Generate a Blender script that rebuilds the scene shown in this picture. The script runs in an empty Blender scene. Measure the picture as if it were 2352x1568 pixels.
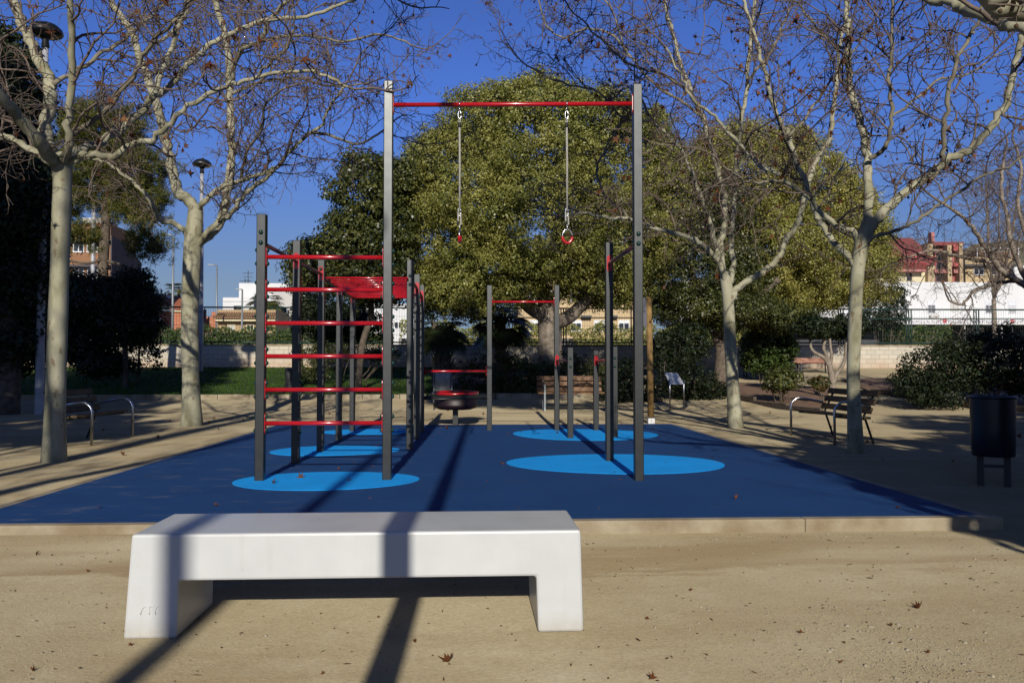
import bpy, bmesh, math, random
import numpy as np
from mathutils import Vector as V, Matrix
random.seed(7); RNG = np.random.default_rng(11)
sc = bpy.context.scene
COL = sc.collection
PI = math.pi

# ------------------------------------------------------------------ camera
F = 1900.0; W, H = 2352.0, 1568.0          # focal length in units of the picture width used for measuring
CAM = V((0, 0, 1.10))
YAW, PITCH = math.radians(-2.6), math.radians(1.69)
ROT = Matrix.Rotation(YAW, 3, 'Z') @ Matrix.Rotation(PI/2 + PITCH, 3, 'X')
cd = bpy.data.cameras.new('camera'); cam = bpy.data.objects.new('camera', cd); COL.objects.link(cam)
cam.matrix_world = Matrix.Translation(CAM) @ ROT.to_4x4()
cd.sensor_width = 36; cd.lens = 36*F/W; cd.clip_end = 3000; cd.clip_start = 0.05
sc.camera = cam

def ray(px, py): return ROT @ V(((px-W/2)/F, (H/2-py)/F, -1.0))
def dp(px, py, d): return CAM + ray(px, py)*d                      # point at a camera depth
def gp(px, py, z=0.0):                                            # point on a level plane
    r = ray(px, py); return CAM + r*((z-CAM.z)/r.z)
def tz(x, y):                                                     # lie of the land
    if y < 5.9: return -0.09
    if y < 8: return -0.09+0.085*((y-5.9)/2.1)
    t = min(max((y-21)/15.0, 0), 1); return -0.005 + t*1.0
def on(px, d):                                                    # ground point under a picture column at a depth
    p = dp(px, 840, d); return V((p.x, p.y, tz(p.x, p.y)))

# ------------------------------------------------------------------ sun, sky
SUN_EL = math.radians(23.0); SUN_YAW = math.radians(1.0)          # light travels towards +Y, a degree to +X
sl = bpy.data.lights.new('sun', 'SUN'); so = bpy.data.objects.new('sun', sl); COL.objects.link(so)
sl.energy = 4.4; sl.angle = math.radians(0.5); sl.color = (1.0, 0.95, 0.84)
ldir = V((math.sin(SUN_YAW)*math.cos(SUN_EL), math.cos(SUN_YAW)*math.cos(SUN_EL), -math.sin(SUN_EL)))
so.rotation_euler = ldir.to_track_quat('-Z', 'Y').to_euler()
w = bpy.data.worlds.new('World'); sc.world = w; w.use_nodes = True
nt = w.node_tree; bg = nt.nodes['Background']
sky = nt.nodes.new('ShaderNodeTexSky'); sky.sky_type = 'NISHITA'; sky.sun_disc = False
sky.sun_elevation = SUN_EL; sky.sun_rotation = PI + SUN_YAW
sky.air_density = 1.0; sky.dust_density = 0.15; sky.ozone_density = 5.0; sky.altitude = 200
# the clear, dry, polarised winter sky is deeper than the model's, most of all low down
tcs = nt.nodes.new('ShaderNodeTexCoord'); sxy = nt.nodes.new('ShaderNodeSeparateXYZ'); nt.links.new(tcs.outputs['Generated'], sxy.inputs[0])
rmp = nt.nodes.new('ShaderNodeValToRGB'); el = rmp.color_ramp.elements
while len(el) < 6: el.new(0.5)
for e_, (p_, c_) in zip(el, [(0.0, (0.22, 0.29, 0.48)), (0.094, (0.43, 0.38, 0.43)), (0.16, (0.45, 0.44, 0.58)), (0.30, (0.44, 0.53, 0.92)), (0.46, (0.43, 0.50, 0.86)), (0.75, (0.32, 0.31, 0.38))]):
    e_.position = p_; e_.color = (*c_, 1)
nt.links.new(sxy.outputs['Z'], rmp.inputs['Fac'])
mxs = nt.nodes.new('ShaderNodeMix'); mxs.data_type = 'RGBA'; mxs.blend_type = 'MULTIPLY'; mxs.inputs[0].default_value = 1.0
nt.links.new(sky.outputs[0], mxs.inputs[6]); nt.links.new(rmp.outputs['Color'], mxs.inputs[7]); nt.links.new(mxs.outputs[2], bg.inputs['Color'])
bg.inputs['Strength'].default_value = 0.125
sc.view_settings.view_transform = 'Standard'; sc.view_settings.look = 'None'
sc.view_settings.exposure = 0.0; sc.view_settings.gamma = 1.0
sc.cycles.max_bounces = 8; sc.cycles.transparent_max_bounces = 8
sc.cycles.use_adaptive_sampling = True; sc.cycles.adaptive_threshold = 0.015
try: sc.cycles.use_denoising = True
except Exception: pass

# ------------------------------------------------------------------ materials
def newmat(name):
    m = bpy.data.materials.new(name); m.use_nodes = True
    return m, m.node_tree, m.node_tree.nodes['Principled BSDF']
def noise(t, vec, scale, detail=4, rough=0.55):
    n = t.nodes.new('ShaderNodeTexNoise'); n.inputs['Scale'].default_value = scale
    n.inputs['Detail'].default_value = detail; n.inputs['Roughness'].default_value = rough
    t.links.new(vec, n.inputs['Vector']); return n.outputs['Fac']
def ramp(t, fac, stops):
    r = t.nodes.new('ShaderNodeValToRGB'); e = r.color_ramp.elements
    while len(e) < len(stops): e.new(0.5)
    for k, (p, c) in enumerate(stops):
        e[k].position = p; e[k].color = (*c, 1) if len(c) == 3 else c
    t.links.new(fac, r.inputs['Fac']); return r.outputs['Color']
def mixc(t, fac, a, b, mode='MIX'):
    n = t.nodes.new('ShaderNodeMix'); n.data_type = 'RGBA'; n.blend_type = mode
    for s, x in ((n.inputs[0], fac), (n.inputs[6], a), (n.inputs[7], b)):
        if isinstance(x, (int, float)): s.default_value = x
        elif isinstance(x, tuple): s.default_value = (*x, 1)
        else: t.links.new(x, s)
    return n.outputs[2]
def pos(t): return t.nodes.new('ShaderNodeNewGeometry').outputs['Position']
def bump(t, b, fac, strength, dist=0.01):
    n = t.nodes.new('ShaderNodeBump'); n.inputs['Strength'].default_value = strength; n.inputs['Distance'].default_value = dist
    t.links.new(fac, n.inputs['Height']); t.links.new(n.outputs[0], b.inputs['Normal'])
def pm(name, c1, c2=None, scale=6, rough=0.6, metal=0.0, bs=0.0, bscale=None, coat=0.0, spec=None):
    m, t, b = newmat(name); p = pos(t)
    c2 = c2 or tuple(x*0.8 for x in c1)
    f = noise(t, p, scale)
    t.links.new(ramp(t, f, [(0.35, c2), (0.65, c1)]), b.inputs['Base Color'])
    b.inputs['Roughness'].default_value = rough; b.inputs['Metallic'].default_value = metal
    b.inputs['Coat Weight'].default_value = coat; b.inputs['Coat Roughness'].default_value = 0.12
    if spec is not None: b.inputs['Specular IOR Level'].default_value = spec
    if bs: bump(t, b, noise(t, p, bscale or scale*6), bs)
    return m
def leafmat(name, ca, cb, cc, rough=0.45, trans=0.25, spec=0.5):
    m, t, b = newmat(name)
    g = t.nodes.new('ShaderNodeNewGeometry')
    col = ramp(t, g.outputs['Random Per Island'], [(0.0, ca), (0.55, cb), (1.0, cc)])
    big = noise(t, g.outputs['Position'], 0.9, 3)
    col = mixc(t, 1.0, col, ramp(t, big, [(0.3, (0.7, 0.78, 0.7)), (0.7, (1.12, 1.05, 0.95))]), 'MULTIPLY')
    t.links.new(col, b.inputs['Base Color']); b.inputs['Roughness'].default_value = rough
    b.inputs['Specular IOR Level'].default_value = spec
    tr = t.nodes.new('ShaderNodeBsdfTranslucent'); t.links.new(col, tr.inputs['Color'])
    mx = t.nodes.new('ShaderNodeMixShader'); mx.inputs[0].default_value = trans
    t.links.new(b.outputs[0], mx.inputs[1]); t.links.new(tr.outputs[0], mx.inputs[2])
    t.links.new(mx.outputs[0], t.nodes['Material Output'].inputs['Surface'])
    return m

def sandmat():
    m, t, b = newmat('sand'); p = pos(t)
    big = noise(t, p, 0.45, 4, 0.6); mid = noise(t, p, 2.6, 6, 0.65); fine = noise(t, p, 55, 4, 0.7); grit = noise(t, p, 170, 3, 0.85)
    st = t.nodes.new('ShaderNodeMapping'); st.inputs['Scale'].default_value = (0.35, 1.6, 1); t.links.new(p, st.inputs['Vector'])
    streak = noise(t, st.outputs[0], 1.3, 5, 0.6)
    c = ramp(t, big, [(0.32, (0.33, 0.27, 0.18)), (0.68, (0.43, 0.37, 0.27))])
    c = mixc(t, ramp(t, streak, [(0.5, (0, 0, 0)), (0.72, (0.75, 0.75, 0.75))]), c, (0.29, 0.215, 0.13))
    c = mixc(t, ramp(t, mid, [(0.5, (0, 0, 0)), (0.8, (0.5, 0.5, 0.5))]), c, (0.47, 0.42, 0.33))
    c = mixc(t, 0.6, c, ramp(t, fine, [(0.3, (0.68, 0.66, 0.62)), (0.7, (1.1, 1.1, 1.1))]), 'MULTIPLY')
    c = mixc(t, ramp(t, grit, [(0.60, (0, 0, 0)), (0.70, (0.75, 0.75, 0.75))]), c, (0.20, 0.15, 0.095))
    c = mixc(t, ramp(t, grit, [(0.30, (0.55, 0.55, 0.55)), (0.40, (0, 0, 0))]), c, (0.56, 0.52, 0.44))
    scuff = noise(t, p, 7.5, 6, 0.75)
    c = mixc(t, ramp(t, scuff, [(0.56, (0, 0, 0)), (0.66, (0.4, 0.4, 0.4))]), c, (0.27, 0.21, 0.135))
    # damp brown band in front of the kerb
    sx = t.nodes.new('ShaderNodeSeparateXYZ'); t.links.new(p, sx.inputs[0])
    wob = noise(t, st.outputs[0], 2.4, 5, 0.6)
    ad = t.nodes.new('ShaderNodeMath'); ad.operation = 'MULTIPLY_ADD'; ad.inputs[1].default_value = 2.2
    t.links.new(wob, ad.inputs[0]); t.links.new(sx.outputs['Y'], ad.inputs[2])
    band = ramp(t, mapr(t, ad.outputs[0], 5.55, 7.2), [(0.0, (0, 0, 0)), (0.16, (0.0, 0.0, 0.0)), (0.27, (0.9, 0.9, 0.9)), (0.55, (0.8, 0.8, 0.8)), (0.8, (0.3, 0.3, 0.3))])
    patchy = noise(t, st.outputs[0], 0.9, 3, 0.5)
    band = mixc(t, 1.0, band, ramp(t, patchy, [(0.38, (0.1, 0.1, 0.1)), (0.58, (1, 1, 1))]), 'MULTIPLY')
    c = mixc(t, band, c, (0.255, 0.185, 0.112))
    c = mixc(t, 1.0, c, (0.92, 0.915, 0.83), 'MULTIPLY')
    t.links.new(c, b.inputs['Base Color']); b.inputs['Roughness'].default_value = 0.95
    b.inputs['Specular IOR Level'].default_value = 0.15
    try: b.inputs['Diffuse Roughness'].default_value = 0.8
    except Exception: pass
    ms = t.nodes.new('ShaderNodeMath'); ms.operation = 'ADD'; t.links.new(fine, ms.inputs[0]); t.links.new(mid, ms.inputs[1])
    ms2 = t.nodes.new('ShaderNodeMath'); ms2.operation = 'ADD'; t.links.new(ms.outputs[0], ms2.inputs[0]); t.links.new(scuff, ms2.inputs[1])
    bump(t, b, ms2.outputs[0], 0.55, 0.014)
    return m
def mapr(t, v, a, b_):
    n = t.nodes.new('ShaderNodeMapRange'); n.inputs['From Min'].default_value = a; n.inputs['From Max'].default_value = b_
    t.links.new(v, n.inputs['Value']); return n.outputs[0]

def rubbermat(name, c, dust):
    m, t, b = newmat(name); p = pos(t)
    f = noise(t, p, 130, 3, 0.7); g = noise(t, p, 1.1, 5, 0.6)
    st = t.nodes.new('ShaderNodeMapping'); st.inputs['Scale'].default_value = (0.8, 2.5, 1); t.links.new(p, st.inputs['Vector'])
    d = noise(t, st.outputs[0], 2.2, 7, 0.72)
    col = mixc(t, 1.0, c, ramp(t, f, [(0.3, (0.62, 0.62, 0.62)), (0.7, (1.35, 1.33, 1.28))]), 'MULTIPLY')
    col = mixc(t, 1.0, col, ramp(t, g, [(0.3, (0.86, 0.86, 0.88)), (0.7, (1.08, 1.08, 1.06))]), 'MULTIPLY')
    sxx = t.nodes.new('ShaderNodeSeparateXYZ'); t.links.new(p, sxx.inputs[0])
    dm = t.nodes.new('ShaderNodeMath'); dm.operation = 'MULTIPLY'; t.links.new(ramp(t, d, [(0.56, (0, 0, 0)), (0.74, (dust, dust, dust))]), dm.inputs[0]); t.links.new(ramp(t, mapr(t, sxx.outputs['X'], -3.7, 0.5), [(0, (1.3, 1.3, 1.3)), (0.55, (0.45, 0.45, 0.45)), (1, (0.12, 0.12, 0.12))]), dm.inputs[1])
    col = mixc(t, dm.outputs[0], col, (0.34, 0.31, 0.26))
    sp = noise(t, p, 85, 2, 0.9); col = mixc(t, ramp(t, sp, [(0.70, (0, 0, 0)), (0.76, (0.5, 0.5, 0.5))]), col, (0.30, 0.30, 0.30))
    t.links.new(col, b.inputs['Base Color']); b.inputs['Roughness'].default_value = 0.85; b.inputs['Specular IOR Level'].default_value = 0.25
    bump(t, b, f, 0.3, 0.004)
    return m
def barkmat():
    m, t, b = newmat('plane_bark'); p = pos(t)
    st = t.nodes.new('ShaderNodeMapping'); st.inputs['Scale'].default_value = (1, 1, 0.45); t.links.new(p, st.inputs['Vector'])
    a = noise(t, st.outputs[0], 5.5, 4, 0.5); c_ = noise(t, st.outputs[0], 16, 3, 0.5); f = noise(t, p, 60, 3)
    c = ramp(t, a, [(0.34, (0.225, 0.21, 0.13)), (0.50, (0.34, 0.32, 0.22)), (0.66, (0.40, 0.375, 0.27))])
    c = mixc(t, ramp(t, c_, [(0.63, (0, 0, 0)), (0.67, (0.75, 0.75, 0.75))]), c, (0.19, 0.13, 0.075))
    c = mixc(t, 0.4, c, ramp(t, f, [(0.3, (0.75, 0.75, 0.75)), (0.7, (1.1, 1.1, 1.1))]), 'MULTIPLY')
    t.links.new(c, b.inputs['Base Color']); b.inputs['Roughness'].default_value = 0.8; b.inputs['Specular IOR Level'].default_value = 0.25
    bump(t, b, c_, 0.25, 0.01)
    return m
def blockmat():
    m, t, b = newmat('pale_block'); p = pos(t)
    sx = t.nodes.new('ShaderNodeSeparateXYZ'); t.links.new(p, sx.inputs[0])
    cb = t.nodes.new('ShaderNodeCombineXYZ'); t.links.new(sx.outputs['X'], cb.inputs['X']); t.links.new(sx.outputs['Z'], cb.inputs['Y'])
    br = t.nodes.new('ShaderNodeTexBrick'); t.links.new(cb.outputs[0], br.inputs['Vector'])
    br.inputs['Scale'].default_value = 1.0; br.inputs['Brick Width'].default_value = 0.4; br.inputs['Row Height'].default_value = 0.2
    br.inputs['Mortar Size'].default_value = 0.011; br.inputs['Color1'].default_value = (0.58, 0.52, 0.42, 1)
    br.inputs['Color2'].default_value = (0.50, 0.45, 0.36, 1); br.inputs['Mortar'].default_value = (0.34, 0.29, 0.22, 1)
    n = noise(t, p, 1.6, 5)
    low = mapr(t, sx.outputs['Z'], 1.0, 1.55)
    dirt = ramp(t, low, [(0, (0.9, 0.9, 0.9)), (1, (0, 0, 0))])
    dm = t.nodes.new('ShaderNodeMath'); dm.operation = 'MULTIPLY'; t.links.new(dirt, dm.inputs[0]); t.links.new(n, dm.inputs[1])
    c = mixc(t, dm.outputs[0], br.outputs['Color'], (0.45, 0.25, 0.12))
    t.links.new(c, b.inputs['Base Color']); b.inputs['Roughness'].default_value = 0.9
    return m
def brickmat(name, c1, c2, mortar):
    m, t, b = newmat(name); p = pos(t)
    sx = t.nodes.new('ShaderNodeSeparateXYZ'); t.links.new(p, sx.inputs[0])
    cb = t.nodes.new('ShaderNodeCombineXYZ'); t.links.new(sx.outputs['X'], cb.inputs['X']); t.links.new(sx.outputs['Z'], cb.inputs['Y'])
    br = t.nodes.new('ShaderNodeTexBrick'); t.links.new(cb.outputs[0], br.inputs['Vector']); br.inputs['Scale'].default_value = 1
    br.inputs['Brick Width'].default_value = 0.5; br.inputs['Row Height'].default_value = 0.16; br.inputs['Mortar Size'].default_value = 0.02
    br.inputs['Color1'].default_value = (*c1, 1); br.inputs['Color2'].default_value = (*c2, 1); br.inputs['Mortar'].default_value = (*mortar, 1)
    t.links.new(br.outputs['Color'], b.inputs['Base Color']); b.inputs['Roughness'].default_value = 0.9
    return m
def tilemat(name, c1, c2):
    m, t, b = newmat(name); p = pos(t)
    wv = t.nodes.new('ShaderNodeTexWave'); wv.inputs['Scale'].default_value = 1.4; wv.inputs['Distortion'].default_value = 0.6
    t.links.new(p, wv.inputs['Vector'])
    c = ramp(t, wv.outputs['Fac'], [(0.1, c2), (0.7, c1)])
    n = noise(t, p, 3, 4); c = mixc(t, 0.6, c, ramp(t, n, [(0.3, (0.6, 0.6, 0.6)), (0.7, (1.15, 1.1, 1.05))]), 'MULTIPLY')
    t.links.new(c, b.inputs['Base Color']); b.inputs['Roughness'].default_value = 0.85
    return m

M = {}
M['sand'] = sandmat()
M['blue'] = rubbermat('dark_blue_rubber', (0.0085, 0.055, 0.188), 0.42)
M['azure'] = rubbermat('light_blue_rubber', (0.006, 0.36, 0.95), 0.14)
M['kerb'] = pm('kerb_concrete', (0.40, 0.34, 0.24), (0.24, 0.18, 0.11), 2.6, 0.95, bs=0.5, bscale=45)
def benchmat():
    m, t, b = newmat('white_cast_stone'); p = pos(t); sx = t.nodes.new('ShaderNodeSeparateXYZ'); t.links.new(p, sx.inputs[0])
    n1 = noise(t, p, 3.2, 6, 0.65); pore = noise(t, p, 130, 2, 0.6); st = t.nodes.new('ShaderNodeMapping'); st.inputs['Scale'].default_value = (14, 14, 1.2); t.links.new(p, st.inputs['Vector'])
    run = noise(t, st.outputs[0], 1.0, 4, 0.6)
    c = ramp(t, n1, [(0.35, (0.54, 0.545, 0.535)), (0.65, (0.58, 0.585, 0.575))])
    c = mixc(t, ramp(t, pore, [(0.70, (0, 0, 0)), (0.76, (0.45, 0.45, 0.45))]), c, (0.34, 0.33, 0.31))
    c = mixc(t, ramp(t, run, [(0.58, (0, 0, 0)), (0.80, (0.16, 0.16, 0.16))]), c, (0.36, 0.34, 0.30))
    dl = t.nodes.new('ShaderNodeMath'); dl.operation = 'MULTIPLY'; t.links.new(ramp(t, mapr(t, sx.outputs['Z'], -0.095, 0.0), [(0, (0.75, 0.75, 0.75)), (1, (0, 0, 0))]), dl.inputs[0]); t.links.new(noise(t, p, 22, 5, 0.7), dl.inputs[1])
    c = mixc(t, dl.outputs[0], c, (0.36, 0.29, 0.19))
    t.links.new(c, b.inputs['Base Color']); t.links.new(ramp(t, n1, [(0.3, (0.26, 0.26, 0.26)), (0.7, (0.42, 0.42, 0.42))]), b.inputs['Roughness'])
    bump(t, b, pore, 0.06, 0.002); return m
M['white'] = benchmat()
M['post'] = pm('anthracite_paint', (0.054, 0.056, 0.057), (0.047, 0.049, 0.050), 14, 0.37, metal=0.85, bs=0.02, bscale=150)
M['red'] = pm('red_gloss_paint', (0.46, 0.010, 0.016), (0.40, 0.008, 0.012), 8, 0.25, coat=0.6)
M['rail'] = pm('shaded_red_rail', (0.12, 0.035, 0.03), (0.09, 0.03, 0.026), 8, 0.35)  # red bar paint browned, with the underside shade put into the colour
M['palm'] = leafmat('shaded_palm_leaf', (0.012, 0.02, 0.010), (0.022, 0.034, 0.014), (0.04, 0.055, 0.02), 0.45, 0.1, 0.4)  # fronds darkened so the colour itself carries their deep shade
M['bolt'] = pm('dark_green_cap', (0.012, 0.045, 0.035), None, 20, 0.3)
M['steel'] = pm('steel', (0.62, 0.62, 0.63), (0.5, 0.5, 0.5), 30, 0.28, metal=1.0)
M['rope'] = pm('rope', (0.42, 0.40, 0.35), (0.26, 0.25, 0.22), 90, 0.9, bs=0.4, bscale=200)
M['black'] = pm('black_rubber', (0.02, 0.02, 0.022), None, 20, 0.6)
M['maroon'] = pm('dark_maroon_rubber', (0.012, 0.003, 0.005), (0.009, 0.002, 0.004), 9, 0.5)
M['bark'] = barkmat()
M['limb'] = pm('limb_bark', (0.27, 0.24, 0.17), (0.145, 0.125, 0.09), 4, 0.85, bs=0.3, bscale=40)
M['twig'] = pm('twig_bark', (0.18, 0.135, 0.105), (0.10, 0.072, 0.056), 5, 0.85)
M['dead'] = leafmat('dry_leaf', (0.09, 0.03, 0.014), (0.20, 0.07, 0.03), (0.30, 0.14, 0.065), 0.7, 0.35, 0.2)
M['ball'] = pm('seed_ball', (0.11, 0.065, 0.035), (0.06, 0.035, 0.02), 60, 0.9)
M['trunk'] = pm('brown_bark', (0.16, 0.125, 0.09), (0.075, 0.055, 0.04), 8, 0.9, bs=0.6, bscale=30)
M['palebark'] = pm('pale_bark', (0.30, 0.25, 0.20), (0.18, 0.14, 0.10), 9, 0.9, bs=0.5, bscale=40)
M['olive'] = leafmat('olive_leaf', (0.13, 0.14, 0.028), (0.26, 0.255, 0.058), (0.41, 0.39, 0.135), 0.42, 0.25, 0.4)
M['gold'] = leafmat('golden_leaf', (0.19, 0.185, 0.035), (0.345, 0.32, 0.075), (0.50, 0.46, 0.165), 0.42, 0.28, 0.4)
M['mid'] = leafmat('mid_leaf', (0.028, 0.042, 0.012), (0.075, 0.086, 0.022), (0.17, 0.17, 0.05), 0.4, 0.2, 0.5)
M['dark'] = leafmat('dark_leaf', (0.010, 0.017, 0.008), (0.020, 0.032, 0.012), (0.035, 0.05, 0.018), 0.5, 0.15, 0.3)  # dark foliage, with shade darkened into the leaf colour as well
M['needle'] = leafmat('pine_needle', (0.045, 0.058, 0.014), (0.10, 0.105, 0.02), (0.21, 0.19, 0.035), 0.6, 0.15, 0.3)
M['green'] = leafmat('bright_leaf', (0.03, 0.06, 0.012), (0.06, 0.10, 0.02), (0.12, 0.16, 0.035), 0.5, 0.25, 0.4)
M['russet'] = leafmat('russet_leaf', (0.03, 0.045, 0.012), (0.07, 0.075, 0.02), (0.18, 0.07, 0.03), 0.5, 0.25, 0.4)
M['grass'] = leafmat('grass_blade', (0.03, 0.075, 0.008), (0.055, 0.12, 0.014), (0.10, 0.16, 0.03), 0.6, 0.3, 0.2)
M['lawn'] = pm('lawn_soil', (0.045, 0.075, 0.018), (0.03, 0.045, 0.012), 6, 0.95, bs=0.5, bscale=50)
M['soil'] = pm('reddish_soil', (0.26, 0.15, 0.085), (0.16, 0.095, 0.055), 5, 0.95, bs=0.5, bscale=40)
M['block'] = blockmat()
M['fence'] = pm('green_fence_paint', (0.02, 0.05, 0.042), None, 9, 0.5)
M['lamp'] = pm('peeling_grey_paint', (0.50, 0.50, 0.52), (0.30, 0.30, 0.32), 3, 0.45, bs=0.1)
M['lamphead'] = pm('dark_lamp_shade', (0.012, 0.013, 0.014), None, 9, 0.4)
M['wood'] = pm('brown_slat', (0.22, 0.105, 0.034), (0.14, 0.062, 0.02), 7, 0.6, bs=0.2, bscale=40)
M['wood2'] = pm('shaded_slat', (0.12, 0.075, 0.034), (0.075, 0.045, 0.02), 7, 0.7, bs=0.2, bscale=40)  # slat brown darkened to put the benches' shade into the wood
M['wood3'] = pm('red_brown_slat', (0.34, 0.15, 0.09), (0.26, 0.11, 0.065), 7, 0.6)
M['pole'] = pm('pine_pole', (0.29, 0.175, 0.055), (0.17, 0.095, 0.03), 6, 0.75, bs=0.3, bscale=30)
M['tube'] = pm('stainless_tube', (0.72, 0.72, 0.72), (0.62, 0.62, 0.62), 20, 0.22, metal=1.0)
M['iron'] = pm('dark_iron', (0.05, 0.05, 0.052), None, 12, 0.5)
M['bin'] = pm('dark_blue_bin', (0.006, 0.011, 0.024), (0.004, 0.008, 0.017), 8, 0.35)
M['galv'] = pm('galvanised_sheet', (0.30, 0.32, 0.33), (0.2, 0.215, 0.22), 10, 0.5, metal=0.4)
M['plate'] = pm('white_plate', (0.72, 0.72, 0.73), (0.62, 0.62, 0.64), 6, 0.4)
M['board'] = pm('grey_board', (0.13, 0.13, 0.155), None, 6, 0.5)
M['wallw'] = pm('white_render', (0.68, 0.675, 0.665), (0.63, 0.625, 0.615), 0.5, 0.9)
M['wallg'] = pm('pale_grey_render', (0.52, 0.50, 0.46), (0.48, 0.46, 0.43), 0.5, 0.9)
M['walls'] = pm('dark_grey_and_shade', (0.075, 0.072, 0.08), None, 0.5, 0.9)  # dark grey trim; also shade painted into side walls and canopy recess
M['tan'] = pm('tan_render', (0.42, 0.30, 0.165), (0.38, 0.27, 0.15), 0.6, 0.9)
M['beige'] = pm('beige_render', (0.55, 0.41, 0.23), (0.50, 0.37, 0.21), 0.5, 0.9)
M['stone'] = pm('ochre_stone', (0.48, 0.36, 0.21), (0.36, 0.26, 0.15), 1.5, 0.9)
M['brick'] = brickmat('red_brick', (0.50, 0.15, 0.07), (0.42, 0.12, 0.055), (0.42, 0.25, 0.16))
M['obrick'] = brickmat('orange_brick', (0.30, 0.14, 0.06), (0.25, 0.115, 0.05), (0.25, 0.15, 0.09))
M['tile'] = tilemat('clay_tile', (0.42, 0.14, 0.07), (0.22, 0.07, 0.035))
M['btile'] = tilemat('brown_tile', (0.26, 0.15, 0.075), (0.12, 0.07, 0.035))
M['rtile'] = tilemat('wine_red_tile', (0.25, 0.062, 0.058), (0.17, 0.042, 0.042))
M['redp'] = pm('red_woodwork', (0.42, 0.075, 0.065), None, 3, 0.6)
M['pink'] = pm('pinkish_band', (0.42, 0.17, 0.15), None, 3, 0.8)
M['cream'] = pm('cream_frame', (0.70, 0.62, 0.40), None, 3, 0.8)
M['glass'] = pm('dark_glass', (0.035, 0.04, 0.05), None, 2, 0.12)
M['wframe'] = pm('white_frame', (0.80, 0.80, 0.80), None, 3, 0.5)
M['conc'] = pm('grey_concrete', (0.27, 0.26, 0.235), (0.22, 0.21, 0.19), 1.2, 0.9)
M['asphalt'] = pm('asphalt', (0.07, 0.07, 0.07), (0.05, 0.05, 0.05), 3, 0.9)
M['ink'] = pm('purple_spray_paint', (0.26, 0.20, 0.33), None, 8, 0.7)
M['ink2'] = pm('grey_spray_paint', (0.30, 0.27, 0.22), None, 8, 0.7)
M['signred'] = pm('sign_red', (0.60, 0.02, 0.03), None, 8, 0.5)
M['carblue'] = pm('blue_car_paint', (0.02, 0.10, 0.42), None, 3, 0.25, coat=0.5)
M['hill'] = pm('hill_scrub', (0.10, 0.105, 0.065), (0.20, 0.16, 0.10), 0.05, 0.95)
M['litter'] = leafmat('dry_litter', (0.05, 0.03, 0.018), (0.13, 0.075, 0.04), (0.26, 0.16, 0.09), 0.9, 0.1, 0.1)
M['pebble'] = pm('pebble', (0.46, 0.39, 0.28), (0.27, 0.22, 0.15), 60, 0.9)

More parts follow.
